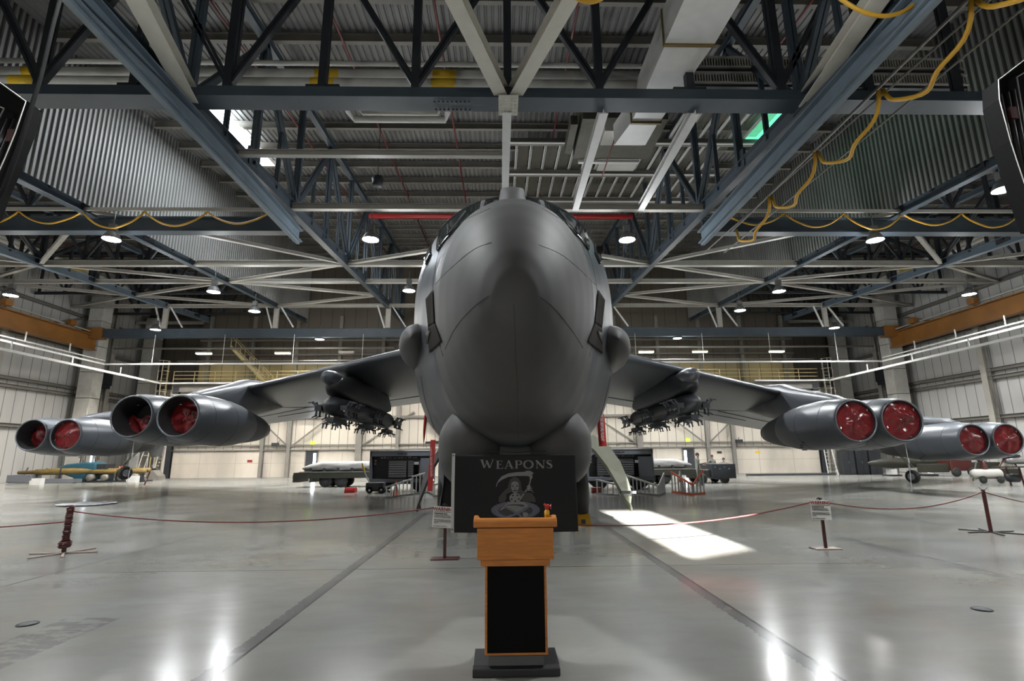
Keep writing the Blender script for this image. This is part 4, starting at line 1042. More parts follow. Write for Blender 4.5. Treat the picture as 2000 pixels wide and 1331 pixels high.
# ------------- undercarriage
def wheel(x, y, z, r, w, parent, name='wheel', mat_='tyre', rotz=0):
    o = MB().lathe((0, 0, 0), (1, 0, 0), [(-w / 2, r * .52), (-w / 2, r * .78), (-w * .42, r * .92), (-w * .25, r * .985), (0, r), (w * .25, r * .985), (w * .42, r * .92), (w / 2, r * .78), (w / 2, r * .52)], 36).build(name, mat_, parent)
    for q in (-1, -.5, 0, .5, 1):
        pass
    o.location = (x, y, z); o.rotation_euler = (0, 0, rotz)
    hb = MB()
    for q in (-1, 1):
        hb.lathe((q * w * .30, 0, 0), (q, 0, 0), [(0, r * .54), (w * .14, r * .54), (w * .15, r * .46), (w * .04, r * .40), (w * .04, r * .2), (w * .2, r * .17), (w * .21, .001)], 24)
        for k in range(9): a = 2 * pi * k / 9; hb.tube([(q * w * .33, r * .3 * cos(a), r * .3 * sin(a)), (q * w * .40, r * .3 * cos(a), r * .3 * sin(a))], r * .05, 6)
    hb.build('wheel_hub', 'hub', o)
    return o
for s in (-1, 1):
    g = bpy.data.objects.new('main_gear', None); COL.objects.link(g); g.parent = AC; g.location = (s * 1.32, 14.3, 0)
    for dx in (-.36, .36): wheel(dx, 0, .7, .7, .42, g)
    MB().tube([(0, 0, .7), (-s * .12, .1, 2.2)], .13, 12).tube([(-.5, 0, .7), (.5, 0, .7)], .1, 10).build('gear_strut', 'alu', g)
    MB().tube([(-s * .1, .5, 1.9), (0, .1, .95)], .05, 8).build('drag_brace', 'alu', g)
# doors of the front gear bay: folded khaki panels
gd = MB(); rings = []
for x, y, z, w in ((1.60, 13.0, 2.0, .50), (1.92, 12.95, 1.72, .54), (2.18, 12.9, 1.36, .52), (2.40, 12.85, .95, .42), (2.56, 12.8, .62, .30), (2.70, 12.78, .40, .06)):
    rings.append([(x, y, z), (x + .03, y - .03, z + .06), (x + w * .75, y + .2, z + .16), (x + w * .72, y + .75, z + .06)])
gd.loft(rings, smooth=False); o = gd.build('gear_bay_door', 'khaki', AC, label='pale green inside of the gear bay door')
MB().box(2.48, 2.82, 12.70, 12.82, .80, .86).build('door_hinge', 'dark', o)
rings = []
for x, y, z, w in ((-1.62, 13.0, 1.8, .20), (-1.86, 12.95, 1.40, .22), (-2.02, 12.9, 1.0, .2), (-2.16, 12.85, .62, .12), (-2.22, 12.8, .42, .02)):
    rings.append([(x, y, z), (x - .03, y - .02, z + .05), (x - w, y + .5, z + .1), (x - w + .02, y + .52, z + .04)])
MB().loft(rings, smooth=False).build('gear_bay_door', 'airl', AC)
rings = []
for x, y, z, w in ((-1.7, 13.6, 1.6, .2), (-1.72, 13.6, 1.0, .18), (-1.78, 13.5, .5, .1)):
    rings.append([(x, y, z), (x, y - .03, z), (x - w, y + .3, z), (x - w, y + .33, z)])
MB().loft(rings, smooth=False).build('gear_bay_door', 'air', AC)
for s, x, z in ((-1, -22.0, .92), (1, 22.78, .37)):
    g = bpy.data.objects.new('outrigger_gear', None); COL.objects.link(g); g.parent = AC; g.location = (x, 31.2, 0)
    wheel(0, 0, z, .37, .30, g, rotz=radians(-28 if s < 0 else 25))
    MB().tube([(0, .1, z), (0, .12, z + .45), (-s * .1, .2, 3.0)], .07, 10).build('gear_strut', 'alu', g)
    MB().bar((s * .1, 0, z + .5), (-s * .5, .1, z + 1.2), .3, .03).build('gear_door', 'khaki', g)
    MB().prism([(32.6, 2.75), (34.2, 2.6), (34.0, 1.9), (33.2, 1.75), (32.7, 2.2)], x - x + (-.03), .03).build('strut_fairing', 'lip', g, bevel=.01).location = (0, -31.2 + .2, 0)
# tail fin and tailplanes far behind
MB().loft([[(-.18, 41, 5.4), (0, 40, 5.4), (.18, 41, 5.4), (.05, 50.5, 5.2), (-.05, 50.5, 5.2)], [(-.08, 47, 12.2), (0, 46.5, 12.2), (.08, 47, 12.2), (.03, 51, 12.2), (-.03, 51, 12.2)]]).build('tail_fin', 'air', AC)
for s in (-1, 1):
    MB().loft([[(s * .4, 43.5, 4.9), (s * .4, 45, 5.1), (s * .4, 48, 4.95), (s * .4, 45, 4.8)], [(s * 7.9, 49, 4.9), (s * 7.9, 49.6, 5), (s * 7.9, 51, 4.92), (s * 7.9, 49.6, 4.85)]]).build('tailplane', 'air', AC)
# pitot probes with red streamers (the streamers hang from them: separate things)
for s, y in ((-1, 12.0), (1, 12.0)):
    MB().tube([(s * 1.5, 12, 2.86), (s * 1.95, 12, 2.82)], .025, 8).tube([(s * 1.82, 12, 2.83), (s * 1.84, 12.05, 2.70)], .015, 6).build('pitot_probe', 'alu', AC)
    MB().bar((s * 1.45, 14, 2.06), (s * 2.25, 14, 2.02), .2, .06).build('blade_antenna', 'air', AC)
    MB().tube([(s * 1.88, 12.0, 2.7), (s * 1.35, 12.4, 1.75), (s * 1.3, 12.6, 1.2)], .012, 6).build('bonding_wire', 'alu', AC)
for s, w, lb in ((-1, .07, 'narrow twisted red streamer hanging from the left probe'), (1, .17, 'broad red warning streamer with white lettering on the right probe')):
    c = ACM @ Vector((s * 1.95, 12, 2.80)); t = thing('warning_streamer', lb, 'streamer', c)
    vs = []; n = 18
    for i in range(n + 1):
        f = i / n; zz = -.02 - .92 * f; ww = (lerp(.02, w, min(1, f * 4)) if s > 0 else w * sin(pi * min(.97, f + .06))) ; x0 = (.03 * f if s > 0 else -.04 * f)
        tw = 0 if s > 0 else .6
        vs += [(x0 - ww / 2 * cos(tw), -ww / 2 * sin(tw) + .01 * sin(f * 9), zz), (x0 + ww / 2 * cos(tw), ww / 2 * sin(tw) + .01 * sin(f * 9), zz)]
    o = MB().add(vs, [(2 * i, 2 * i + 1, 2 * i + 3, 2 * i + 2) for i in range(n)], True).build('ribbon', 'red', t); sm = o.modifiers.new('s', 'SOLIDIFY'); sm.thickness = .006
    if s > 0: text('REMOVE BEFORE FLIGHT', .095, 'tape', t, (.025, -.02, -.50), (pi / 2, radians(90), 0), sx=.62, bold=.002)
c = ACM @ Vector((-1.86, 12.6, 2.05)); t = thing('warning_streamer', 'red warning streamer low beside the left gear bay door', 'streamer', c)
MB().bar((0, 0, 0), (-.05, 0, -1.15), .12, .01, up=(0, 1, 0)).build('ribbon', 'red', t); text('REMOVE BEFORE FLIGHT', .07, 'tape', t, (-.03, -.02, -.5), (pi / 2, radians(-93), 0), sx=.85)
# ------------------------------------------------------------------ lectern
t = thing('lectern', 'oak lectern with black front panel and dark plinth in the foreground', 'lectern', (.12, 4.55, 0))
MB().prism([(-.02, 0), (.42, 0), (.42, .055), (.39, .075), (.02, .075), (-.02, .055)], -.338, .338).build('plinth', 'plinth', t, bevel=.006)
MB().prism([(.0, .075), (.36, .075), (.34, .15), (.03, .15)], -.215, .215).build('plinth_neck', 'plinth', t)
MB().box(-.245, .247, .0, .36, .145, .81).build('column', 'oak', t, bevel=.004)
MB().box(-.225, .227, -.006, .01, .165, .80).build('front_panel', 'blackp', t, label='matt black front panel')
MB().box(-.28, .275, -.035, .40, .80, .855).build('lower_moulding', 'oak', t, bevel=.003)
MB().prism([(-.06, .853), (.44, .853), (.44, 1.05), (-.06, 1.092)], -.307, .305).build('desk_box', 'oak', t, bevel=.004)
MB().prism([(-.05, 1.087), (.43, 1.045), (.43, 1.055), (-.05, 1.1)], -.312, .31).build('gap_shade_strip', 'blackp', t)  # black strip painting the shade in the joint under the top
m = MB(); m.prism([(-.085, 1.100), (-.085, 1.145), (-.07, 1.165), (-.045, 1.170), (-.01, 1.152), (.45, 1.085), (.45, 1.045), (-.05, 1.095)], -.335, .333)
m.build('reading_top', 'oak', t, bevel=.006)
for a, b in ((-.335, -.300), (.298, .333)): MB().prism([(-.05, 1.155), (-.03, 1.178), (.02, 1.183), (.45, 1.12), (.45, 1.08)], a, b).build('edge_lip', 'oak', t, bevel=.006)
t = thing('air_horn', 'yellow can air horn with red trumpet standing on the lectern top', 'air horn', (.395, 4.72, 1.130)); t.scale = (1.15, 1.15, 1.12)
MB().lathe((0, 0, 0), (0, 0, 1), [(0, .001), (.001, .0185), (.058, .019), (.066, .014), (.070, .012)], 20).build('can', 'yel', t)
m = MB().lathe((0, 0, .07), (0, 0, 1), [(0, .010), (.012, .016), (.035, .017), (.04, .012), (.041, .001)], 16); m.lathe((.0, 0, .092), (1, -.15, 0), [(0, .008), (.02, .009), (.03, .02), (.032, .021), (.034, .001)], 16); m.tube([(-.005, 0, .1), (-.02, 0, .112)], .008, 8)
m.build('trumpet', 'red', t)
MB().box(-.008, .004, -.0203, -.0185, .028, .034).box(-.006, .005, -.0203, -.0185, .018, .023).build('label_print', 'signr', t)
M['red'].node_tree.nodes['Principled BSDF'].inputs['Base Color'].default_value = (.36, .015, .015, 1)

# ------------------------------------------------------------------ squadron flag hung under the nose
FY = 6.36
fl = thing('hanging_flag', 'black banner reading WEAPONS with a hooded reaper emblem under the nose', 'flag', (0, FY, 0))
def ez(zx, zy):  # emblem drawing units to metres on the cloth
    px, py = 920 + zx / 9.506, 880 + zy / 9.506
    return (-.535 + (px - 887) * .00592, 1.655 - (py - 893) * .00585 - .0)
x0, x1, zt_, zb_ = -.535, .885, 1.675, .815
def cl(x, z): return .010 * sin(x * 9 + z * 3) + .012 * sin(x * 3.1 - z * 5) + .02
nx, nz = 60, 36; vs = []
for j in range(nz + 1):
    for i in range(nx + 1):
        x = lerp(x0, x1, i / nx); z = lerp(zt_, zb_, j / nz) - .012 * sin(pi * i / nx) * (j / nz); vs.append((x, cl(x, z), z))
fs = [(j * (nx + 1) + i, j * (nx + 1) + i + 1, (j + 1) * (nx + 1) + i + 1, (j + 1) * (nx + 1) + i) for j in range(nz) for i in range(nx)]
o = MB().add(vs, fs, True).build('cloth', 'blackc', fl); sm = o.modifiers.new('s', 'SOLIDIFY'); sm.thickness = .004
MB().loft([[(x0 - .028, cl(x0, z) - .004, z), (x0 + .008, cl(x0, z) - .008, z), (x0 + .008, cl(x0, z) + .006, z), (x0 - .028, cl(x0, z) + .006, z)] for z in [lerp(zt_ + .02, zb_, k / 12) for k in range(13)]], smooth=False).build('header_tape', 'tape', fl, label='white header tape down the left edge')
MB().tube([(x0 - .01, -.0, 1.67), (x0 - .01, -.012, 1.67)], .009, 8).tube([(x0 - .01, .0, .85), (x0 - .01, .01, .85)], .009, 8).build('grommets', 'gold', fl)
def flat(polys, name, key, lift=0., parent=None):
    m = MB()
    for P in polys:
        pts = [ez(*p) for p in P]; n = len(pts)
        vs = [(x, cl(x, z) - .006 - lift, z) for x, z in pts] + [(x, cl(x, z) - .001, z) for x, z in pts]
        m.add(vs, [tuple(range(n)), tuple(range(2 * n - 1, n - 1, -1))] + [(k, (k + 1) % n, n + (k + 1) % n, n + k) for k in range(n)])
    return m.build(name, key, parent or fl)
def strokes(S_, name, key, lift=0.):
    polys = []
    for pts in S_:
        for (ax, ay, aw), (bx, by, bw) in zip(pts, pts[1:]):
            dx, dy = bx - ax, by - ay; l = max(1e-6, sqrt(dx * dx + dy * dy)); nx_, ny_ = -dy / l, dx / l
            polys.append([(ax + nx_ * aw / 2, ay + ny_ * aw / 2), (bx + nx_ * bw / 2, by + ny_ * bw / 2), (bx - nx_ * bw / 2, by - ny_ * bw / 2), (ax - nx_ * aw / 2, ay - ny_ * aw / 2)])
    return flat(polys, name, key, lift)
def serif(x, y, w=46): return [(x - w / 2, y, 9), (x + w / 2, y, 9)]
def arc(cx_, cy_, rx, ry, a0, a1, w0, w1, n=14):
    return [(cx_ + rx * cos(radians(lerp(a0, a1, i / n))), cy_ - ry * sin(radians(lerp(a0, a1, i / n))), lerp(w0, w1, abs(cos(radians(lerp(a0, a1, i / n)))))) for i in range(n + 1)]
T, B = 205, 345
LET = []
LET += [[(200, 184, 40), (250, 332, 34)], [(250, 332, 14), (305, 200, 14)], [(290, 200, 38), (350, 335, 34)], [(350, 335, 14), (408, 186, 14)], serif(200, 184, 66), serif(408, 184, 40), serif(292, 198, 40)]
LET += [[(500, T, 34), (500, B, 34)], [(470, T, 9), (582, T, 9)], [(470, B, 9), (590, B + 2, 12)], [(500, 270, 9), (560, 270, 9)], [(580, T, 9), (584, 232, 5)], [(588, B, 12), (596, 312, 5)], [(560, 255, 8), (560, 286, 8)]]
LET += [[(645, B, 12), (702, T - 8, 14)], [(700, T - 8, 30), (765, B, 36)], [(662, 300, 10), (744, 300, 10)], serif(645, B, 50), serif(768, B, 58)]
LET += [[(850, T, 34), (850, B, 34)], serif(848, B, 58), [(820, T, 9), (900, T, 9)], arc(895, 242, 48, 37, 90, -90, 9, 30), [(850, 279, 9), (900, 279, 9)]]
LET += [arc(1073, 276, 82, 72, 0, 360, 12, 36, 28)]
LET += [[(1235, T, 12), (1235, B, 12)], [(1225, T, 34), (1355, B, 34)], [(1362, T, 12), (1362, B, 12)], serif(1228, T, 44), serif(1235, B, 46), serif(1366, T, 50)]
LET += [[(1512, 236, 6), (1500, 212, 10), (1465, 203, 12), (1430, 215, 26), (1424, 240, 34), (1450, 262, 38), (1490, 282, 38), (1512, 308, 32), (1500, 335, 22), (1465, 346, 12), (1425, 338, 10), (1410, 310, 6)]]
o = strokes(LET, 'lettering', 'silver')
# emblem
flat([[(720, 560), (760, 520), (820, 500), (880, 525), (925, 600), (945, 740), (1000, 780), (1120, 800), (1185, 880), (1205, 960), (510, 960), (520, 860), (590, 780), (680, 700), (700, 620)]], 'emblem_robe', 'silverd')
flat([[(465, 675), (478, 620), (510, 560), (570, 490), (690, 437), (850, 415), (990, 412), (1060, 388), (1120, 400), (1175, 440), (1140, 455), (1150, 520), (1115, 560), (1090, 545), (1095, 500), (1040, 487), (850, 486), (690, 502), (570, 555), (500, 610), (475, 680)]], 'emblem_scythe', 'silver')
strokes([[(1115, 540, 22), (1100, 600, 20), (1085, 650, 22)], [(1035, 740, 26), (960, 840, 24), (900, 930, 24)], [(1120, 740, 12), (1165, 800, 4)]], 'emblem_scythe_pole', 'silver')
strokes([[(1090, 655, 34), (1060, 700, 60), (1085, 740, 50)], [(1040, 690, 16), (1120, 690, 16)], [(1030, 720, 14), (1135, 715, 14)], [(1035, 752, 12), (1140, 750, 12)]], 'emblem_hand', 'silver')
flat([[(745, 640), (760, 600), (815, 580), (872, 600), (890, 640), (888, 700), (870, 740), (865, 775), (815, 800), (768, 775), (762, 740), (745, 700)]], 'emblem_skull', 'silver', .001)
flat([[(755, 655), (775, 645), (795, 660), (790, 682), (760, 682)], [(840, 660), (860, 645), (882, 655), (876, 682), (845, 682)], [(805, 715), (818, 690), (832, 715)], [(775, 745), (860, 745), (850, 760), (785, 760)]], 'emblem_skull_hollows', 'blackp', .003)
flat([[(764, 660), (775, 655), (784, 664), (774, 672)], [(852, 664), (862, 655), (872, 660), (862, 672)]], 'emblem_eyes', 'tape', .005)
def circ(cx_, cy_, rx, ry, n=36): return [(cx_ + rx * cos(2 * pi * k / n), cy_ + ry * sin(2 * pi * k / n)) for k in range(n)]
flat([circ(825, 1105, 450, 162)], 'emblem_wreath', 'silverb', .001)
flat([circ(825, 1110, 320, 112)], 'emblem_wreath_inside', 'silverd', .003)
L_ = []
for s in (-1, 1):
    for k in range(7):
        x = 825 + s * (330 + 90 * sin(k * .5)); y = 985 + k * 38; L_.append([(x - s * 60, y + 24, 3), (x, y, 6), (x + s * 42, y - 20, 3)])
strokes(L_, 'emblem_leaf_lines', 'silverd', .004)
flat([[(700, 955), (960, 950), (1050, 1010), (1060, 1080), (980, 1060), (930, 1120), (830, 1140), (740, 1100), (640, 1060), (560, 1100), (520, 1110), (600, 1030)], [(960, 1140), (1040, 1150), (1066, 1190), (1010, 1235), (960, 1200)]], 'emblem_wings', 'silver', .005)
strokes([[(1130, 1010, 20), (960, 1110, 40), (780, 1190, 34), (640, 1235, 50)], [(560, 1010, 20), (760, 1110, 36), (900, 1190, 30), (930, 1250, 50)]], 'emblem_crossed_bombs', 'silverb', .008)
flat([circ(820, 885, 108, 88)], 'emblem_wheel', 'silver', .006)
star = []
for k in range(5):
    a = radians(90 + 72 * k); star.append([(820 + 84 * cos(a + .35), 885 - 68 * sin(a + .35)), (820 + 50 * cos(a + radians(36)), 885 - 40 * sin(a + radians(36))), (820 + 84 * cos(a + radians(72) - .35), 885 - 68 * sin(a + radians(72) - .35))])
flat(star, 'emblem_wheel_holes', 'blackp', .009)
# ------------------------------------------------------------------ stanchions, signs, ropes
def post(x, y, lb, lean, wraps):
    t = thing('rope_stanchion', lb, 'stanchion', (x, y, 0))
    m = MB().box(-.025, .025, -.025, .025, .02, .84)
    m.build('post', 'maroon', t)
    m = MB()
    for a in (.12, 1.2, 2.2): m.bar((-.55 * cos(a), -.55 * sin(a), .015), (.55 * cos(a), .55 * sin(a), .015), .035, .02)
    m.build('cross_feet', 'plate' if wraps else 'signk', t)
    if wraps:
        m = MB(); rnd = random.Random(3)
        for k in range(46):
            z = .12 + .7 * k / 46; r = .045 + rnd.uniform(-.006, .012) + (.04 if z < .22 else 0)
            m.tube([(r * cos(a) + rnd.uniform(-.004, .004), r * sin(a), z + .01 * sin(a + k)) for a in [2 * pi * q / 10 for q in range(11)]], .013, 5, False)
        m.build('wound_rope', 'maroon', t)
    else:
        MB().tube([(-.09, 0, .93), (0, 0, .85), (.1, 0, .92)], .008, 6).tube([(0, 0, .84), (0, 0, .88)], .035, 8).build('rope_tie', 'signk', t)
    return t
post(-7.9, 10.4, 'maroon rope stanchion wrapped in rope at left foreground', 0, True)
post(10.42, 11.7, 'dark rope stanchion with crossed feet at right foreground', 0, False)
def sign(x, y, lb, w, base, tilt):
    t = thing('warning_sign', lb, 'sign', (x, y, 0))
    MB().box(-.02, .03, -.012, .022, .015, .52).build('post', 'maroon', t, bevel=.003)
    MB().box(-.22, .24, -.1, .16, 0, .018).build('base_plate', base, t)
    b = MB().box(-w / 2, w / 2, -.006, .006, -.17, .17).build('sign_board', 'signw', t, bevel=.004); b.location = (-.02, -.03, .67); b.rotation_euler = (0, tilt, 0)
    text('WARNING', .078, 'signr', b, (0, -.0085, .125), (pi / 2, 0, 0), sx=.98, bold=.002)
    MB().box(-w / 2 + .015, w / 2 - .015, -.0085, -.006, .080, .085).build('rule', 'signk', b)
    text('Restricted Area', .034, 'signk', b, (-w / 2 + .02, -.0085, .055), (pi / 2, 0, 0), align='LEFT', bold=.0012)
    for i, s in enumerate(('It is unlawful to enter this area without', 'permission of the Installation Commander.', '', 'While on this installation all personnel and', 'the property under their control are subject', 'to search.', '', 'Use of deadly force authorized.')):
        if s: text(s, .0175, 'signk', b, (-w / 2 + .02, -.0085, .025 - i * .024), (pi / 2, 0, 0), align='LEFT', bold=.0006)
    MB().tube([(-.05, 0, .86), (-.02, 0, .88), (.04, 0, .86)], .012, 6).tube([(0, 0, .84), (0, 0, .885)], .02, 6).build('rope_tie', 'signk', t)
sign(-.93, 9.4, 'warning sign partly hidden by the flag, on a rust red base', .36, 'maroon', radians(4))
sign(5.79, 9.93, 'warning sign on the right with pale base plate', .36, 'plate', radians(1.5))
def rope(a, b, sag, lb, key='rope'):
    pts = [(lerp(a[0], b[0], i / 30), lerp(a[1], b[1], i / 30), lerp(a[2], b[2], i / 30) - sag * (1 - (2 * i / 30 - 1) ** 2)) for i in range(31)]
    tag(MB().tube(pts, .011, 6).build('barrier_rope', key), lb, 'rope')
rope((-7.9, 10.4, .74), (-1.05, 9.4, .83), .22, 'red barrier rope from the left stanchion to the left sign')
rope((-7.95, 10.4, .55), (-14, 9.2, .60), .12, 'red barrier rope leaving the left edge')
rope((-.8, 9.4, .80), (5.7, 9.93, .82), .34, 'red barrier rope sagging in front of the bright floor patch')
rope((5.9, 9.93, .80), (10.4, 11.7, .83), .22, 'dark red barrier rope between the right sign and right stanchion')
rope((10.45, 11.7, .82), (16, 12.5, .85), .40, 'red barrier rope leaving the right edge')

# ------------------------------------------------------------------ ground equipment
def wheels(t, lst, r, w, key='tyre', hubs=True):
    for (x, y) in lst:
        o = MB().lathe((x - w / 2, y, r), (1, 0, 0), [(0, r * .5), (0, r * .85), (w * .2, r), (w * .8, r), (w, r * .85), (w, r * .5), (w, .001)], 24).build('wheel', key, t)
        if hubs: MB().lathe((x - w / 2 - .01, y, r), (1, 0, 0), [(0, .001), (.001, r * .45), (.03, r * .5)], 16).build('wheel_hub', 'olive', o)
def wheels_x(t, lst, r, w, key='tyre', hub='olive'):   # axle along y: seen side-on
    for (x, y) in lst:
        o = MB().lathe((x, y - w / 2, r), (0, 1, 0), [(0, .001), (0, r * .5), (0, r * .85), (w * .2, r), (w * .8, r), (w, r * .85), (w, r * .5), (w, .001)], 24).build('wheel', key, t)
        MB().lathe((x, y - w / 2 - .02, r), (0, 1, 0), [(0, .001), (.001, r * .22), (.02, r * .40), (.03, r * .46)], 16).build('wheel_hub', hub, o)
def trailer(x0, x1, y, lb, lb2, sgn):
    t = thing('weapons_trailer', lb, 'trailer', ((x0 + x1) / 2, y, 0)); h = (x1 - x0) / 2
    m = MB().box(-h, h, -.1, 1.6, .72, .84); m.bar((-h, -.12, .62), (h, -.12, .62), .12, .2)
    m.build('deck', 'olive', t); 
    for a, b in ((-h, -h + .35), (h - .35, h), (-h + .95, -h + 1.15)): MB().box(a, b, -.15, 1.5, .3, .72).build('frame_leg', 'olive', t)
    cxw = -.15 * sgn
    wheels_x(t, [(-h + 1.85, .05), (-h + 2.75, .05), (-h + 1.85, 1.45), (-h + 2.75, 1.45)], .37, .28, hub='dark')
    m = MB()
    for k in range(5): m.bar((-h + .9 + k * .8, .1, .84), (-h + .9 + k * .8, .1, 1.1), .1, .16)
    m.build('cradles', 'dark', t)
    MB().box(-h + .3, h - .4, -.04, .02, .845, .90).build('pale_rail', 'beiged', t)
    # wrapped load: a thing resting on the trailer
    o = MB(); rings = []; n = 26; rnd = random.Random(5)
    for i in range(n + 1):
        f = i / n; x = lerp(-h + .25, h - .05, f) if sgn < 0 else lerp(h - .25, -h + .05, f)
        w = .5 * min(1, (f * 4.2 + .08)) ** .55; zt2 = .42 * min(1, (f * 4 + .06)) ** .6
        if f > .97: w *= .8; zt2 *= .85
        ring = []
        for q in range(28):
            a = 2 * pi * q / 28; cr = 1 + .06 * sin(q * 2.3 + f * 17) * (1 if sin(a) < .6 else .3) + .03 * sin(f * 40 + a * 2)
            ring.append(((h + x0) * 0 + x, .7 + w * cos(a) * cr, 1.13 + (zt2 * .80 if sin(a) > 0 else zt2 * .72) * (abs(sin(a)) ** .6) * (1 if sin(a) > 0 else -1) * cr + (zt2 - .42) * .2))
        rings.append(ring)
    o = o.loft(rings).build('wrapped_load', 'tarp'); o.location = ((x0 + x1) / 2, y, 0); tag(o, lb2, 'wrapped load')
trailer(-12.0, -6.9, 32.2, 'dark olive flatbed trailer with twin axle left of the tool cabinet', 'grey tarpaulin wrapped store lying on the left flatbed trailer', -1)
trailer(7.0, 11.9, 32.4, 'dark olive flatbed trailer right of the tool cabinet', 'grey tarpaulin wrapped store lying on the right flatbed trailer', 1)

def cabinet(x0, x1, y, lb, s):
    t = thing('tool_cabinet', lb, 'tool cabinet', ((x0 + x1) / 2, y, 0)); h = (x1 - x0) / 2
    MB().box(-h, h, 0, 1.1, .42, .6).box(-h, h, .9, 1.1, .6, 1.98).box(-h, -h + .10, 0, .9, .6, 1.98).box(h - .10, h, 0, .9, .6, 1.98).box(-h, h, 0, .9, 1.72, 1.98).build('housing', 'cab', t, bevel=.01)
    MB().box(-h - .03, h + .03, -.02, 1.14, 1.98, 2.03).build('white_roof', 'white', t)
    MB().box(-h + .10, h - .10, .40, .9, .6, 1.72).build('inside_back', 'dark', t)
    MB().box(h - .62 if s < 0 else h - .78, h - .1, -.03, .35, .6, 1.62).build('side_door', 'cab', t)
    xl = -h + .95 if s < 0 else -h + .55; wd = .92
    for c in range(2):
        for r in range(7):
            z = .66 + r * .118; a = xl + c * (wd + .06)
            d = MB().box(a, a + wd, .12, .35, z, z + .10).build('drawer', 'cabd', t)
            MB().box(a + .02, a + wd - .02, .095, .12, z + .075, z + .092).build('drawer_handle', 'alu', d)
    MB().box(xl, xl + 2 * wd + .06, .1, .35, 1.50, 1.53).build('worktop', 'cab', t)
    rnd = random.Random(11 + s)
    x = -h + .5
    while x < h - .9:
        w = rnd.uniform(.05, .16); MB().box(x, x + w, .28, .36, 1.62, 1.62 + rnd.uniform(.03, .07)).build('hand_tool', 'offw', t); x += w + rnd.uniform(.02, .08)
    for z in (1.3, 1.45): MB().box(-h + .2, -h + .3, .2, .36, z, z + .1).build('hand_tool', 'offw', t)
    m = MB().box(h - .98, h - .72, .05, .3, .62, 1.5); m.build('recess_shade', 'blackp', t)  # solid black block painting in the shade of a recess
    MB().box(h - .95, h - .72, .0, .04, 1.30, 1.44).build('notice', 'tape', t)
    text('Snap-on', .13, 'signk', t, (.05 if s < 0 else 0, -.008, 1.86), (pi / 2, 0, 0), 'lettering', sx=1.2, bold=.004)
    wheels_x(t, [(-h + .7, .2), (h - .75, .2), (-h + .7, 1.0), (h - .75, 1.0)], .33, .2, hub='dark')
    MB().bar((-h, .4, .38), (h, .4, .38), .1, .1).bar((h - .5, .3, .2), (h - .2, .3, .45), .06, .3).bar((-h + .2, .3, .45), (-h + .45, .3, .2), .06, .3).build('chassis', 'dark', t)
    return t
cabinet(-6.66, -3.45, 28, 'charcoal mobile tool cabinet standing left of the nose', -1)
cabinet(4.45, 7.9, 28, 'charcoal mobile tool cabinet standing right of the nose', 1)
t = thing('hand_dolly', 'black dolly with yellow handle at the left tool cabinet', 'dolly', (-6.3, 26.6, 0))
MB().box(-.1, .75, -.3, .3, .1, .5).build('body', 'dark', t, bevel=.05); wheels_x(t, [(.1, -.25), (.65, -.25)], .16, .1, hub='alu')
MB().bar((0, 0, .5), (-.25, 0, 1.0), .05, .05).build('handle_lower', 'alu', t); MB().bar((-.25, 0, 1.0), (-.38, 0, 1.4), .07, .07).build('handle_grip', 'yel', t)
tag(MB().prism([(0, 0), (.5, 0), (.5, .14), (.4, .24), (.1, .24), (0, .14)], -7.55, -7.05).build('tool_box', 'red', bevel=.01), 'small red toolbox on the floor left of the dolly', 'toolbox').location = (0, 26.9, 0)
for k, z in enumerate((.0, .13)): tag(MB().box(4.2, 4.62, 25.2, 25.5, z, z + .11).build('case', 'red'), ('lower' if k == 0 else 'upper') + ' of two red cases behind the gear bay door', 'case')
tag(MB().lathe((5.72, 25.3, 0), (0, 0, 1), [(0, .001), (0, .1), (.32, .11), (.32, .09), (.1, .085), (.1, .001)], 16).build('bin', 'signk'), 'small black bin between the ladders on the right', 'bin')

def ladder(a, b, h0, h1, n, lb, key='alu', red=None):
    """folding ladder leaf lying on its side: long rails horizontal, rungs upright"""
    t = thing('step_ladder_leaf', lb, 'ladder', (a[0], a[1], 0)); dx, dy = b[0] - a[0], b[1] - a[1]
    m = MB().bar((0, 0, .04), (dx, dy, .04), .05, .07); m.bar((0, 0, h0), (dx, dy, h1), .05, .07)
    m.build('side_rails', red or key, t)
    for k in range(n + 1):
        f = (k + .2) / (n + .4); MB().bar((dx * f, dy * f, .04), (dx * f, dy * f, lerp(h0, h1, f)), .05, .05, up=(0, 1, 0)).build('rung', key, t)
ladder((-4.75, 23.0), (-4.0, 25.0), .45, .70, 6, 'silver ladder leaf lying left of the left ladder group')
ladder((-4.0, 25.0), (-3.5, 26.6), .80, .95, 4, 'silver ladder leaf standing in the middle of the left ladder group')
ladder((-3.45, 26.4), (-2.9, 24.2), 1.0, .6, 5, 'silver ladder leaf sloping down toward the left gear door')
ladder((-2.85, 23.6), (-2.0, 24.6), .5, .65, 4, 'silver ladder leaf behind the left gear door')
ladder((4.25, 24.4), (5.0, 23.0), .62, .45, 4, 'silver ladder leaf just behind the right gear door')
ladder((5.75, 25.3), (6.6, 22.9), .80, .40, 8, 'silver ladder leaf between the bins on the right')
ladder((6.6, 22.9), (7.5, 25.0), .40, .85, 7, 'silver ladder leaf rising toward the orange ladder')
ladder((7.85, 25.1), (8.15, 23.2), .92, .42, 6, 'orange railed ladder leaf lying on its edge', red='orangec')
ladder((8.15, 23.2), (8.95, 24.0), .42, 1.0, 3, 'orange railed ladder leaf closing the triangle', red='orangec')
t = thing('traffic_cone', 'orange and white cone inside the left ladder group', 'cone', (-4.6, 24.4, 0))
MB().lathe((0, 0, 0), (0, 0, 1), [(0, .001), (0, .17), (.03, .17), (.04, .12), (.65, .03), (.66, .001)], 16).build('cone', 'orangec', t); MB().lathe((0, 0, .25), (0, 0, 1), [(0, .096), (.16, .073)], 16).build('white_band', 'tape', t)
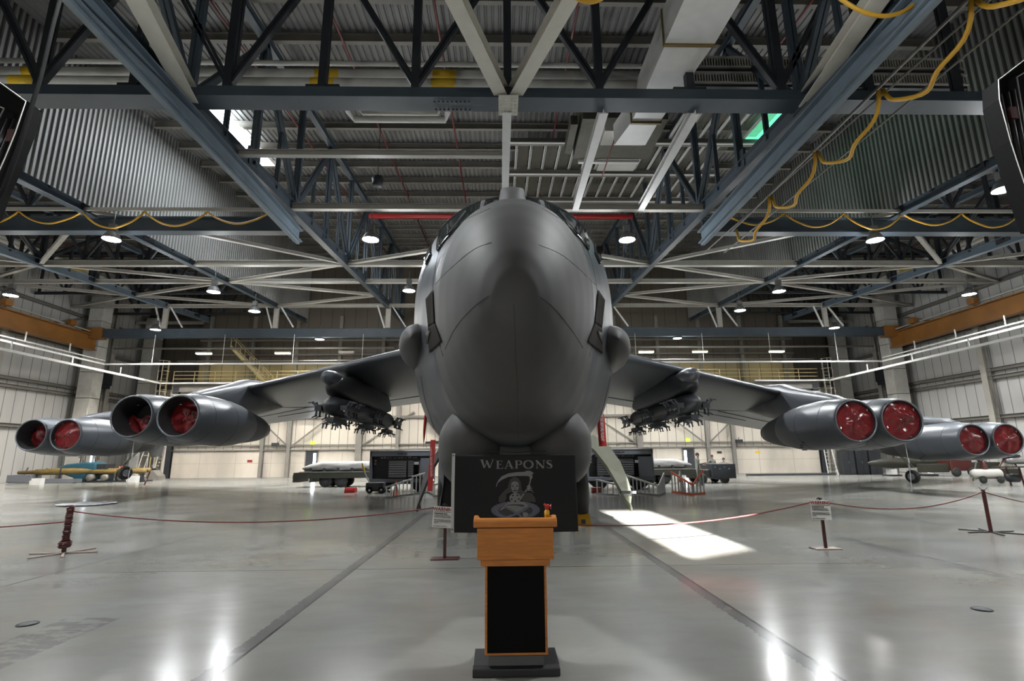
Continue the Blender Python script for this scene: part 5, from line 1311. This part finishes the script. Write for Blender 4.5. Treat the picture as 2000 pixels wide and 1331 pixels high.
t = thing('traffic_cone', 'white and orange cone beside the orange ladder', 'cone', (8.35, 25.3, 0))
MB().lathe((0, 0, 0), (0, 0, 1), [(0, .001), (0, .2), (.03, .2), (.04, .16), (.95, .04), (.96, .001)], 16).build('cone', 'tape', t); MB().lathe((0, 0, .45), (0, 0, 1), [(0, .108), (.14, .09)], 16).build('orange_band', 'orangec', t)
t = thing('tow_tractor', 'dark boxy tow tractor right of the standing people', 'tractor', (12.6, 32.6, 0))
MB().prism([(0, .28), (2.0, .28), (2.0, 1.15), (0, 1.15)], .1, 1.55).build('body', 'dark', t, bevel=.04); MB().box(-.8, .1, .2, 1.7, .35, .8).build('front_hood', 'olive', t, bevel=.05)
MB().bar((-.5, .9, .8), (-.3, .9, 1.35), .06, .06).build('steering_column', 'dark', t); wheels_x(t, [(-.45, .2), (.9, .2), (-.45, 1.7), (.9, 1.7)], .28, .22)
MB().bar((-.9, .0, .5), (.5, -.4, .22), .06, .06).bar((.5, -.4, .22), (.5, -.4, .05), .05, .05).build('tow_bar', 'dark', t)
m = MB()
for q in range(4): m.tube([(.3 + q * .28, -.02, .95 - .1 * (q % 2)), (.3 + q * .28, .02, .95 - .1 * (q % 2))], .035, 8)
m.build('lamps', 'alu', t)
t = thing('wheel_chock', 'yellow wheel chock behind the right main tyre', 'chock', (1.85, 13.45, 0))
MB().prism([(0, 0), (.5, 0), (.42, .2), (.3, .26)], 0, .35).build('block', 'cable', t); MB().box(0.1, .2, -.02, .0, .03, .16).build('cord_hole', 'dark', t)
# trays and drains
t = thing('drip_tray', 'silver drip pan of crumpled foil lying on the floor at left', 'tray', (-15.75, 21.5, 0))
vs = []; rnd = random.Random(2)
for i in range(9):
    for k in range(36): r = .95 * i / 8; vs.append((r * cos(2 * pi * k / 36), r * sin(2 * pi * k / 36), .008 + (.03 if i >= 7 else 0) * rnd.uniform(.4, 1) + rnd.uniform(0, .02)))
MB().add(vs, [(i * 36 + k, i * 36 + (k + 1) % 36, (i + 1) * 36 + (k + 1) % 36, (i + 1) * 36 + k) for i in range(8) for k in range(36)]).build('pan', 'foil', t)
for x, y, lb in ((-4.88, 6.1, 'small round floor drain cover at lower left'), (5.19, 6.12, 'small round floor drain cover at lower right')):
    t = thing('floor_drain', lb, 'drain', (x, y, 0)); MB().tube([(0, 0, 0), (0, 0, .006)], .085, 24).build('cover', 'dark', t); MB().tube([(.092 * cos(2 * pi * k / 24), .092 * sin(2 * pi * k / 24), .004) for k in range(25)], .006, 5, False).build('rim', 'signk', t)

# ---- left side: stored missiles, blue cover, stairs
t = thing('missile_trolley', 'yellow practice missile on a low grey trolley at far left', 'missile trolley', (-33.6, 41.6, 0))
MB().box(-2.6, -.9, -.5, .5, .1, .62).box(-2.6, 2.2, -.4, .4, .05, .3).build('trolley_frame', 'cab', t)
MB().lathe((-2.3, 0, .78), (1, 0, .02), [(0, .001), (.05, .12), (1.3, .15), (1.35, .22), (2.6, .24), (4.0, .24), (4.8, .18), (5.4, .05), (5.5, .001)], 16).build('missile', 'gold', t)
MB().prism([(-.35, .35), (-.3, 1.1), (-.24, 1.1), (-.2, .35)], 1.0, 1.05, 0).build('upright_arm', 'dark', t); MB().bar((-1.8, 0, .6), (-1.6, 0, 1.15), .08, .08).bar((-.4, 0, .6), (-.2, 0, 1.1), .08, .08).build('support_arms', 'cab', t)
t = thing('covered_unit', 'teal covered wedge shaped unit beside the yellow missile', 'covered unit', (-32.2, 43.2, 0))
MB().prism([(-2.0, .9), (-1.0, 1.35), (.4, 1.5), (1.2, 1.42), (1.3, .3), (.4, .1), (-.2, .3)], -.7, .7, 1).build('cover', 'teal', t, bevel=.08)
MB().box(1.2, 1.9, -.5, .5, .5, 1.35).tube([(1.5, -.4, 1.2), (1.9, -.5, .7), (1.6, -.4, .4)], .08).build('engine_block', 'dark', t); wheels_x(t, [(-.2, -.6), (1.2, -.6)], .18, .15)
for i, (x, y) in enumerate(((-30.6, 40.6), (-28.7, 41.2))):
    t = thing('missile_rack', ('left' if i == 0 else 'right') + ' low rack of yellow missile bodies behind the outrigger wheel', 'missile rack', (x, y + 2, 0))
    MB().lathe((-1.3, 0, .78), (1, 0, 0), [(0, .001), (0.01, .17), (2.4, .17), (2.5, .12), (2.51, .001)], 14).build('missile_body', 'gold', t)
    MB().lathe((-1.1, .5, .86), (1, 0, 0), [(0, .001), (0.01, .17), (2.2, .17), (2.3, .12), (2.31, .001)], 14).build('missile_body', 'gold', t)
    MB().box(-1.4, 1.3, -.4, .8, .02, .1).bar((-.9, 0, .1), (-.9, 0, .6), .1, .4).bar((.9, 0, .1), (.9, 0, .6), .1, .4).build('rack_frame', 'dark', t)
    for k in (-.5, .6): MB().lathe((k, -.42, .34), (0, 1, 0), [(0, .001), (0, .22), (.06, .26), (.4, .26), (.41, .001)], 16).build('end_cap', 'beiged', t)
for x, y in ((-32.0, 38.6), (-27.9, 42.3)):
    tag(MB().box(x - .3, x + .3, y, y + .4, 0, .45).box(x - .5, x - .32, y + .1, y + .3, 0, .3).build('white_chock_box', 'white'), 'white box with dark slots on the floor ' + ('before the missile trolley' if x < -30 else 'before the right missile rack'), 'box')
t = thing('access_stairs', 'beige rolling access stairs standing before the left wall corner', 'stairs', (-30.4, 46.0, 0))
for q in (0, 1):
    yo = q * .9; xo = q * .85; hh = 1.6 + q * .75
    m = MB()
    for k in range(4 + 2 * q): m.box(xo - .45 + .1 * k, xo + .35 + .0 * k, yo - .1 + k * .14, yo + .1 + k * .14, .28 * (k + 1), .28 * (k + 1) + .05)
    m.build('steps', 'offw', t)
    m = MB()
    for sx in (-.45, .4): m.bar((xo + sx - .1, yo - .2, 0), (xo + sx, yo + .5, hh + .9), .06, .06).bar((xo + sx, yo + .5, hh + .9), (xo + sx, yo + 1.1, hh + .9), .05, .05).bar((xo + sx, yo + 1.1, 0), (xo + sx, yo + 1.1, hh + .9), .06, .06).bar((xo + sx, yo + .4, hh + .4), (xo + sx, yo + 1.1, hh + .4), .05, .05)
    m.build('handrails', 'offw', t)
t = thing('stair_block', 'beige stepped block right of the rolling stairs', 'steps', (-28.9, 45.6, 0)); MB().prism([(0, 0), (1.0, 0), (.9, .35), (.4, .8), (0, .9)], -.1, .9, 1).build('side_panel', 'beiged', t); MB().box(0, .4, -.1, .9, .9, .95).build('tread', 'dark', t)
for i, (x, y, lb) in enumerate(((-30.8, 45.4, 'orange upright extinguisher left of the stairs'), (-31.2, 45.7, 'second orange extinguisher just behind the first'))):
    t = thing('fire_extinguisher', lb, 'extinguisher', (x - .1, y, 0)); MB().lathe((0, 0, 0), (0, 0, 1), [(0, .001), (0, .17), (.12, .17), (.13, .11), (.9, .11), (1.0, .05), (1.15, .05), (1.16, .001)], 14).build('cylinder', 'orangec', t); MB().box(-.1, .1, -.02, .02, 1.1, 1.16).build('valve', 'signk', t)
t = thing('marker_post', 'short maroon and white post on the floor before the stairs', 'post', (-23.75, 37.3, 0)); MB().bar((0, 0, 0), (.25, 0, .85), .07, .07).build('post', 'maroon', t); MB().bar((.07, -.04, .25), (.12, -.04, .42), .072, .02).build('white_band', 'tape', t); MB().box(-.25, .25, -.12, .12, 0, .02).build('base', 'plate', t)
t = thing('compressor', 'cream tank with red pump head at the far left edge', 'pump', (-35.6, 37.0, 0))
MB().lathe((-.75, 0, .72), (1, 0, 0), [(0, .001), (.05, .2), (.2, .3), (1.4, .3), (1.5, .2), (1.51, .001)], 16).build('tank', 'offw', t)
MB().lathe((.0, 0, 1.0), (0, 0, 1), [(0, .2), (.2, .18), (.3, .1), (.55, .08), (.56, .001)], 12).tube([(-.25, 0, 1.62), (.25, 0, 1.62)], .03).build('pump_head', 'maroon', t)
MB().bar((-.5, 0, .5), (-.7, 0, 0), .07, .07).bar((.5, 0, .5), (.8, 0, 0), .07, .07).tube([(0, 0, .1), (0, 0, .5)], .1).build('legs', 'offw', t)
for x in (-34.4, -33.2):
    m = MB()
    for k in range(3): m.tube([(x + k * .18, 45.5, 0), (x + k * .18, 45.5, 4.6)], .05, 6)
    for k in range(9): m.box(x + (k % 3) * .18 - .08, x + (k % 3) * .18 + .08, 45.35, 45.5, .9 + k * .3, 1.05 + k * .3)
    tag(m.build('valve_manifold', 'beiged'), 'cluster of pipes and valves by the left wall, ' + ('outer one' if x < -34 else 'inner one'), 'pipes')
e = struct(MB().box(-38.35, -38.3, 51.3, 52.7, .5, 3.0), 'window_3', 'day')
MB().box(-38.3, -38.2, 52.0, 52.1, .5, 3.0).build('mullion', 'blue', e)
tag(MB().box(-38.36, -38.28, 37.6, 38.1, 2.3, 2.8).build('placard', 'yel'), 'yellow placard at the far left edge', 'placard')
# ---- right side
t = thing('drop_tank', 'olive pointed drop tank resting on white stands at right', 'tank', (31.2, 41.4, 0))
MB().lathe((-3.0, 0, .95), (1, 0, .0), [(0, .001), (.1, .09), (.5, .22), (1.2, .34), (2.0, .38), (3.2, .38), (3.9, .34)], 20).build('tank_nose', 'olive', t)
MB().lathe((.9, 0, .95), (1, 0, 0), [(0, .34), (.1, .38), (1.6, .38), (2.2, .3), (2.21, .001)], 20).build('tank_body', 'olive', t)
for x in (-1.2, 1.6): m = MB().box(x - .22, x + .22, -.3, .3, .1, .5); m.build('stand', 'white', t); MB().box(x - .5, x + .5, -.4, .4, 0, .1).build('foot', 'dark', t)
t = thing('loader', 'dark red loader vehicle behind the drop tank', 'loader', (34.0, 39.6, 0))
MB().box(-1.2, .4, -.5, .7, .4, 1.45).build('body', 'maroon', t, bevel=.06); MB().box(.4, 2.6, -.4, .6, .5, 1.0).box(-3, -1.2, -.3, .5, .3, .9).build('lift_arms', 'olive', t, bevel=.04); MB().bar((-1.0, 0, 1.4), (-1.0, 0, 1.9), .3, .1).bar((1.6, 0, .9), (1.2, 0, 1.35), .3, .12).build('seat', 'dark', t)
wheels_x(t, [(-.9, -.5), (.3, -.5), (2.0, -.45)], .32, .25)
tag(MB().box(-.7, .7, -.4, .4, 0, .6).build('equipment_case', 'olive', bevel=.04), 'olive case on the floor right of the loader', 'case').location = (34.9, 37.2, 0)
for i, x in enumerate((28.0, 29.1, 30.2)):
    t = thing('storage_locker', ('left', 'middle', 'right')[i] + ' dark storage locker beside the right wall corner', 'locker', (x, 44.0, 0)); MB().box(0, .98, 0, .7, 0, 1.95).build('body', 'dark', t, bevel=.02)
    MB().box(.04, .48, -.02, 0, .12, 1.88).box(.52, .96, -.02, 0, .12, 1.88).build('doors', 'dark', t); MB().box(.44, .46, -.05, -.02, .9, 1.1).build('handle', 'alu', t)
t = thing('access_ladder', 'white step ladder left of the storage lockers', 'ladder', (26.9, 44.4, 0)); m = MB().bar((0, 0, 0), (.1, .4, 2.4), .06, .06).bar((.8, 0, 0), (.7, .4, 2.4), .06, .06)
m.build('rails', 'white', t)
for k in range(7): MB().bar((.02, .05 * k, .3 + k * .3), (.78, .05 * k, .3 + k * .3), .06, .04).build('rung', 'offw', t)
tag(MB().box(20, 27.2, 43.9, 44.3, 0, .14).build('floor_beam', 'dark'), 'long dark beam lying on the floor before the right back wall', 'beam')
t = thing('bomb_stand', 'red legged stand holding grey engine parts at the right edge', 'stand', (26.4, 27.2, 0))
MB().bar((-1.3, 0, .95), (2.6, 0, .95), .5, .06).build('top_plate', 'olive', t)
for x in (-.1, 1.7):
    MB().bar((x, 0, .92), (x + .1, 0, 0), .06, .06).build('leg', 'maroon', t); MB().bar((x - .2, .5, .92), (x - .1, .5, 0), .06, .06).build('leg', 'maroon', t)
MB().bar((-1.2, 0, .9), (-.6, 0, 1.5), .05, .05).bar((-.2, 0, 1.0), (-.6, 0, 1.5), .05, .05).build('tray_brace', 'maroon', t)
for x, z in ((-.1, 1.28), (1.4, 1.28)): MB().lathe((x - .6, .1, z), (1, 0, 0), [(0, .001), (.02, .14), (.3, .2), (1.0, .2), (1.2, .14), (1.21, .001)], 16).build('engine_part', 'alu', t)
MB().box(-1.2, 0, -.1, .3, 1.45, 1.55).build('tray', 'dark', t); MB().lathe((-.5, .3, .4), (1, 0, 0), [(0, .001), (.02, .2), (.5, .22), (.51, .001)], 14).build('drum', 'dark', t)
t = thing('pump_cart', 'cream tank cart with maroon pump beside the stand on the right', 'pump', (27.4, 30.2, 0))
MB().lathe((-1.0, 0, .5), (1, 0, 0), [(0, .001), (.05, .2), (.2, .27), (1.6, .27), (1.7, .001)], 16).build('tank', 'offw', t); MB().lathe((-.2, 0, .75), (0, 0, 1), [(0, .16), (.25, .15), (.4, .07), (.55, .06), (.56, .001)], 12).tube([(-.45, 0, 1.2), (.0, 0, 1.2)], .03).build('pump_head', 'maroon', t)
wheels_x(t, [(-.6, -.25), (.4, -.25)], .2, .12); MB().bar((-.9, .1, .1), (-.5, .1, 1.2), .05, .05).build('handle', 'beiged', t)
tag(MB().tube([(24.3, 20.5, .03), (26.5, 22, .03), (27.0, 27, .03)], .05, 6).build('floor_hose', 'orangec'), 'orange hose on the floor at the right edge', 'hose')

# ------------------------------------------------------------------ people
def person(loc, rot, lb, J, hold=None, scale=1.):
    """one continuous skinned body grown from a joint graph, uniform colours by region, hair and cap as children"""
    names = list(J['p']); me = bpy.data.meshes.new('person'); idx = {n: i for i, n in enumerate(names)}
    me.from_pydata([J['p'][n][:3] for n in names], [(idx[a], idx[b]) for a, b in J['e']], [])
    o = bpy.data.objects.new('person', me); COL.objects.link(o)
    sk = o.modifiers.new('skin', 'SKIN'); sk.use_smooth_shade = True
    for i, n in enumerate(names):
        v = me.skin_vertices[0].data[i]; r = J['p'][n][3]; v.radius = (r, J['p'][n][4] if len(J['p'][n]) > 4 else r); v.use_root = (n == 'pelvis')
    ss = o.modifiers.new('sub', 'SUBSURF'); ss.levels = 2; ss.render_levels = 2
    dg = bpy.context.evaluated_depsgraph_get(); m2 = bpy.data.meshes.new_from_object(o.evaluated_get(dg))
    o.modifiers.clear(); o.data = m2; m2.name = 'person'
    m2.materials.clear()
    for k in ('camo', 'skin', 'boot'): m2.materials.append(M[k])
    hd = Vector(J['p']['head'][:3]); hs = [Vector(J['p'][n][:3]) for n in ('palmL', 'palmR')]
    for p in m2.polygons:
        c = p.center; p.use_smooth = True
        p.material_index = 1 if (c.z > J['p']['neck'][2] + .02 and (c - hd).length < .22) or any((c - h).length < .12 for h in hs) else (2 if c.z < .13 else 0)
    o.location = loc; o.rotation_euler = (0, 0, rot); o.scale = (scale,) * 3
    tag(o, lb, 'person')
    h = hd
    MB().ball((h.x, h.y + .012, h.z + .035), .088, .102, .105, 16, 10).build('hair', 'hair', o)
    f = MB().ball((h.x - .032, h.y - .092, h.z + .01), .011, .008, .008, 8, 6).ball((h.x + .032, h.y - .092, h.z + .01), .011, .008, .008, 8, 6).box(h.x - .025, h.x + .025, h.y - .098, h.y - .088, h.z - .055, h.z - .048)
    f.build('eyes_and_mouth', 'hair', o)
    MB().loft([[(h.x - .012, h.y - .085, h.z + .01), (h.x + .012, h.y - .085, h.z + .01), (h.x, h.y - .085, h.z + .012)], [(h.x - .016, h.y - .09, h.z - .03), (h.x + .016, h.y - .09, h.z - .03), (h.x, h.y - .118, h.z - .028)]], smooth=False).build('nose', 'skin', o)
    MB().ball((h.x - .088, h.y + .01, h.z - .005), .014, .022, .032, 8, 6).ball((h.x + .088, h.y + .01, h.z - .005), .014, .022, .032, 8, 6).build('ears', 'skin', o)
    MB().tube([(-.15, 0, J['p']['pelvis'][2] + .06), (0, -.13, J['p']['pelvis'][2] + .06), (.15, 0, J['p']['pelvis'][2] + .06)], .012, 6).build('belt', 'boot', o)
    return o
def figure(armL, armR, legL=((-.10, 0), (-.11, -.02)), legR=((.10, 0), (.12, .05)), lean=0., drop=0.):
    P = {'pelvis': (0, 0, .95, .145, .11), 'belly': (0, -.005 - lean * .2, 1.10, .14, .105), 'chest': (0, -lean * .6, 1.30, .165, .115), 'upper': (0, -lean, 1.42, .13, .095), 'neck': (0, -lean - .01, 1.51, .055), 'jaw': (0, -lean * 1.2 - .02, 1.585, .066, .075), 'head': (0, -lean * 1.3 - .015, 1.66, .085, .1), 'crown': (0, -lean * 1.3, 1.735, .05, .06)}
    E = [('pelvis', 'belly'), ('belly', 'chest'), ('chest', 'upper'), ('upper', 'neck'), ('neck', 'jaw'), ('jaw', 'head'), ('head', 'crown')]
    for s, (el, wr), sd in ((-1, armL, 'L'), (1, armR, 'R')):
        P['sh' + sd] = (s * .185, -lean, 1.42, .068); P['el' + sd] = (*el, .05); P['wr' + sd] = (*wr, .034)
        d = (Vector(wr) - Vector(el)).normalized(); pm = Vector(wr) + d * .07
        P['palm' + sd] = (*pm, .034, .02)
        E += [('upper', 'sh' + sd), ('sh' + sd, 'el' + sd), ('el' + sd, 'wr' + sd), ('wr' + sd, 'palm' + sd)]
        ac = d.cross(Vector((0, -1, .3))).normalized(); cu = d.cross(ac).normalized()
        for k, (o_, l) in enumerate(((-.027, .062), (-.009, .074), (.009, .07), (.026, .055))):
            a = pm + d * .035 + ac * o_; b = a + d * l * .55; c = b + d * l * .35 + cu * .018
            for q, pt in enumerate((a, b, c)): P[f'f{sd}{k}{q}'] = (*pt, .0095 - .001 * q)
            E += [('palm' + sd, f'f{sd}{k}0'), (f'f{sd}{k}0', f'f{sd}{k}1'), (f'f{sd}{k}1', f'f{sd}{k}2')]
        a = Vector(wr) + d * .03 + ac * -s * .03; b = a + d * .03 + ac * -s * .025; P['t' + sd + '0'] = (*a, .012); P['t' + sd + '1'] = (*b, .01); E += [('wr' + sd, 't' + sd + '0'), ('t' + sd + '0', 't' + sd + '1')]
    for s, ((kx, ky), (fx, fy)), sd in ((-1, legL, 'l'), (1, legR, 'r')):
        P['hip' + sd] = (s * .09, 0, .88, .105); P['knee' + sd] = (kx, ky - .02, .50, .068); P['calf' + sd] = ((kx + fx) / 2, (ky + fy) / 2 + .02, .34, .06); P['ank' + sd] = (fx, fy + .02, .10, .045); P['heel' + sd] = (fx, fy + .03, .045, .042); P['ball' + sd] = (fx + s * .02, fy - .13, .035, .042, .03)
        E += [('pelvis', 'hip' + sd), ('hip' + sd, 'knee' + sd), ('knee' + sd, 'calf' + sd), ('calf' + sd, 'ank' + sd), ('ank' + sd, 'heel' + sd), ('heel' + sd, 'ball' + sd)]
    if drop:
        for k in P:
            if k[:4] not in ('knee', 'calf', 'ankl', 'ankr', 'heel', 'ball'): P[k] = (P[k][0], P[k][1] + drop * .4, P[k][2] - drop) + P[k][3:]
        for k in ('kneel', 'kneer'): P[k] = (P[k][0], P[k][1] - drop * .6, P[k][2] - drop * .1, P[k][3])
    return {'p': P, 'e': E}
o = person((10.9, 30.0, 0), radians(70), 'person in camouflage uniform standing before the wrapped load, forearms raised', figure(((-.24, -.10, 1.15), (-.12, -.34, 1.22)), ((.25, -.08, 1.15), (.12, -.32, 1.12)), ((-.13, .02), (-.16, .06)), ((.12, -.05), (.16, -.16)), .02))
o = person((13.55, 34.7, 0), radians(10), 'person in camouflage uniform behind the tractor, arms held down in front', figure(((-.25, -.02, 1.16), (-.20, -.22, 1.0)), ((.26, -.02, 1.16), (.20, -.22, 1.02)), lean=.08, drop=.1))
o = person((14.95, 36.2, 0), radians(-20), 'person in camouflage uniform crouching behind the tractor, elbows lifted sideways', figure(((-.42, -.06, 1.36), (-.22, -.26, 1.36)), ((.42, -.06, 1.32), (.26, -.26, 1.22)), drop=.3))

# ------------------------------------------------------------------ light from outside and world
sun = bpy.data.lights.new('sun', 'SUN'); sun.energy = 110; sun.angle = radians(.8); sun.color = (1, .98, .95)
so = bpy.data.objects.new('sun', sun); COL.objects.link(so)
so.rotation_euler = Vector((.004, 1, -.302)).to_track_quat('-Z', 'Y').to_euler()
w = bpy.data.worlds.new('world'); S.world = w; w.use_nodes = True
w.node_tree.nodes['Background'].inputs[0].default_value = (.75, .85, 1, 1); w.node_tree.nodes['Background'].inputs[1].default_value = 1.
S.view_settings.view_transform = 'Standard'; S.view_settings.look = 'None'; S.view_settings.gamma = 1; S.view_settings.use_curve_mapping = False
S.view_settings.exposure = .25
S.cycles.use_denoising = True; S.cycles.use_adaptive_sampling = True; S.cycles.adaptive_threshold = .05; S.cycles.max_bounces = 6; S.cycles.diffuse_bounces = 3; S.cycles.caustics_reflective = False; S.cycles.caustics_refractive = False; S.cycles.sample_clamp_indirect = 4
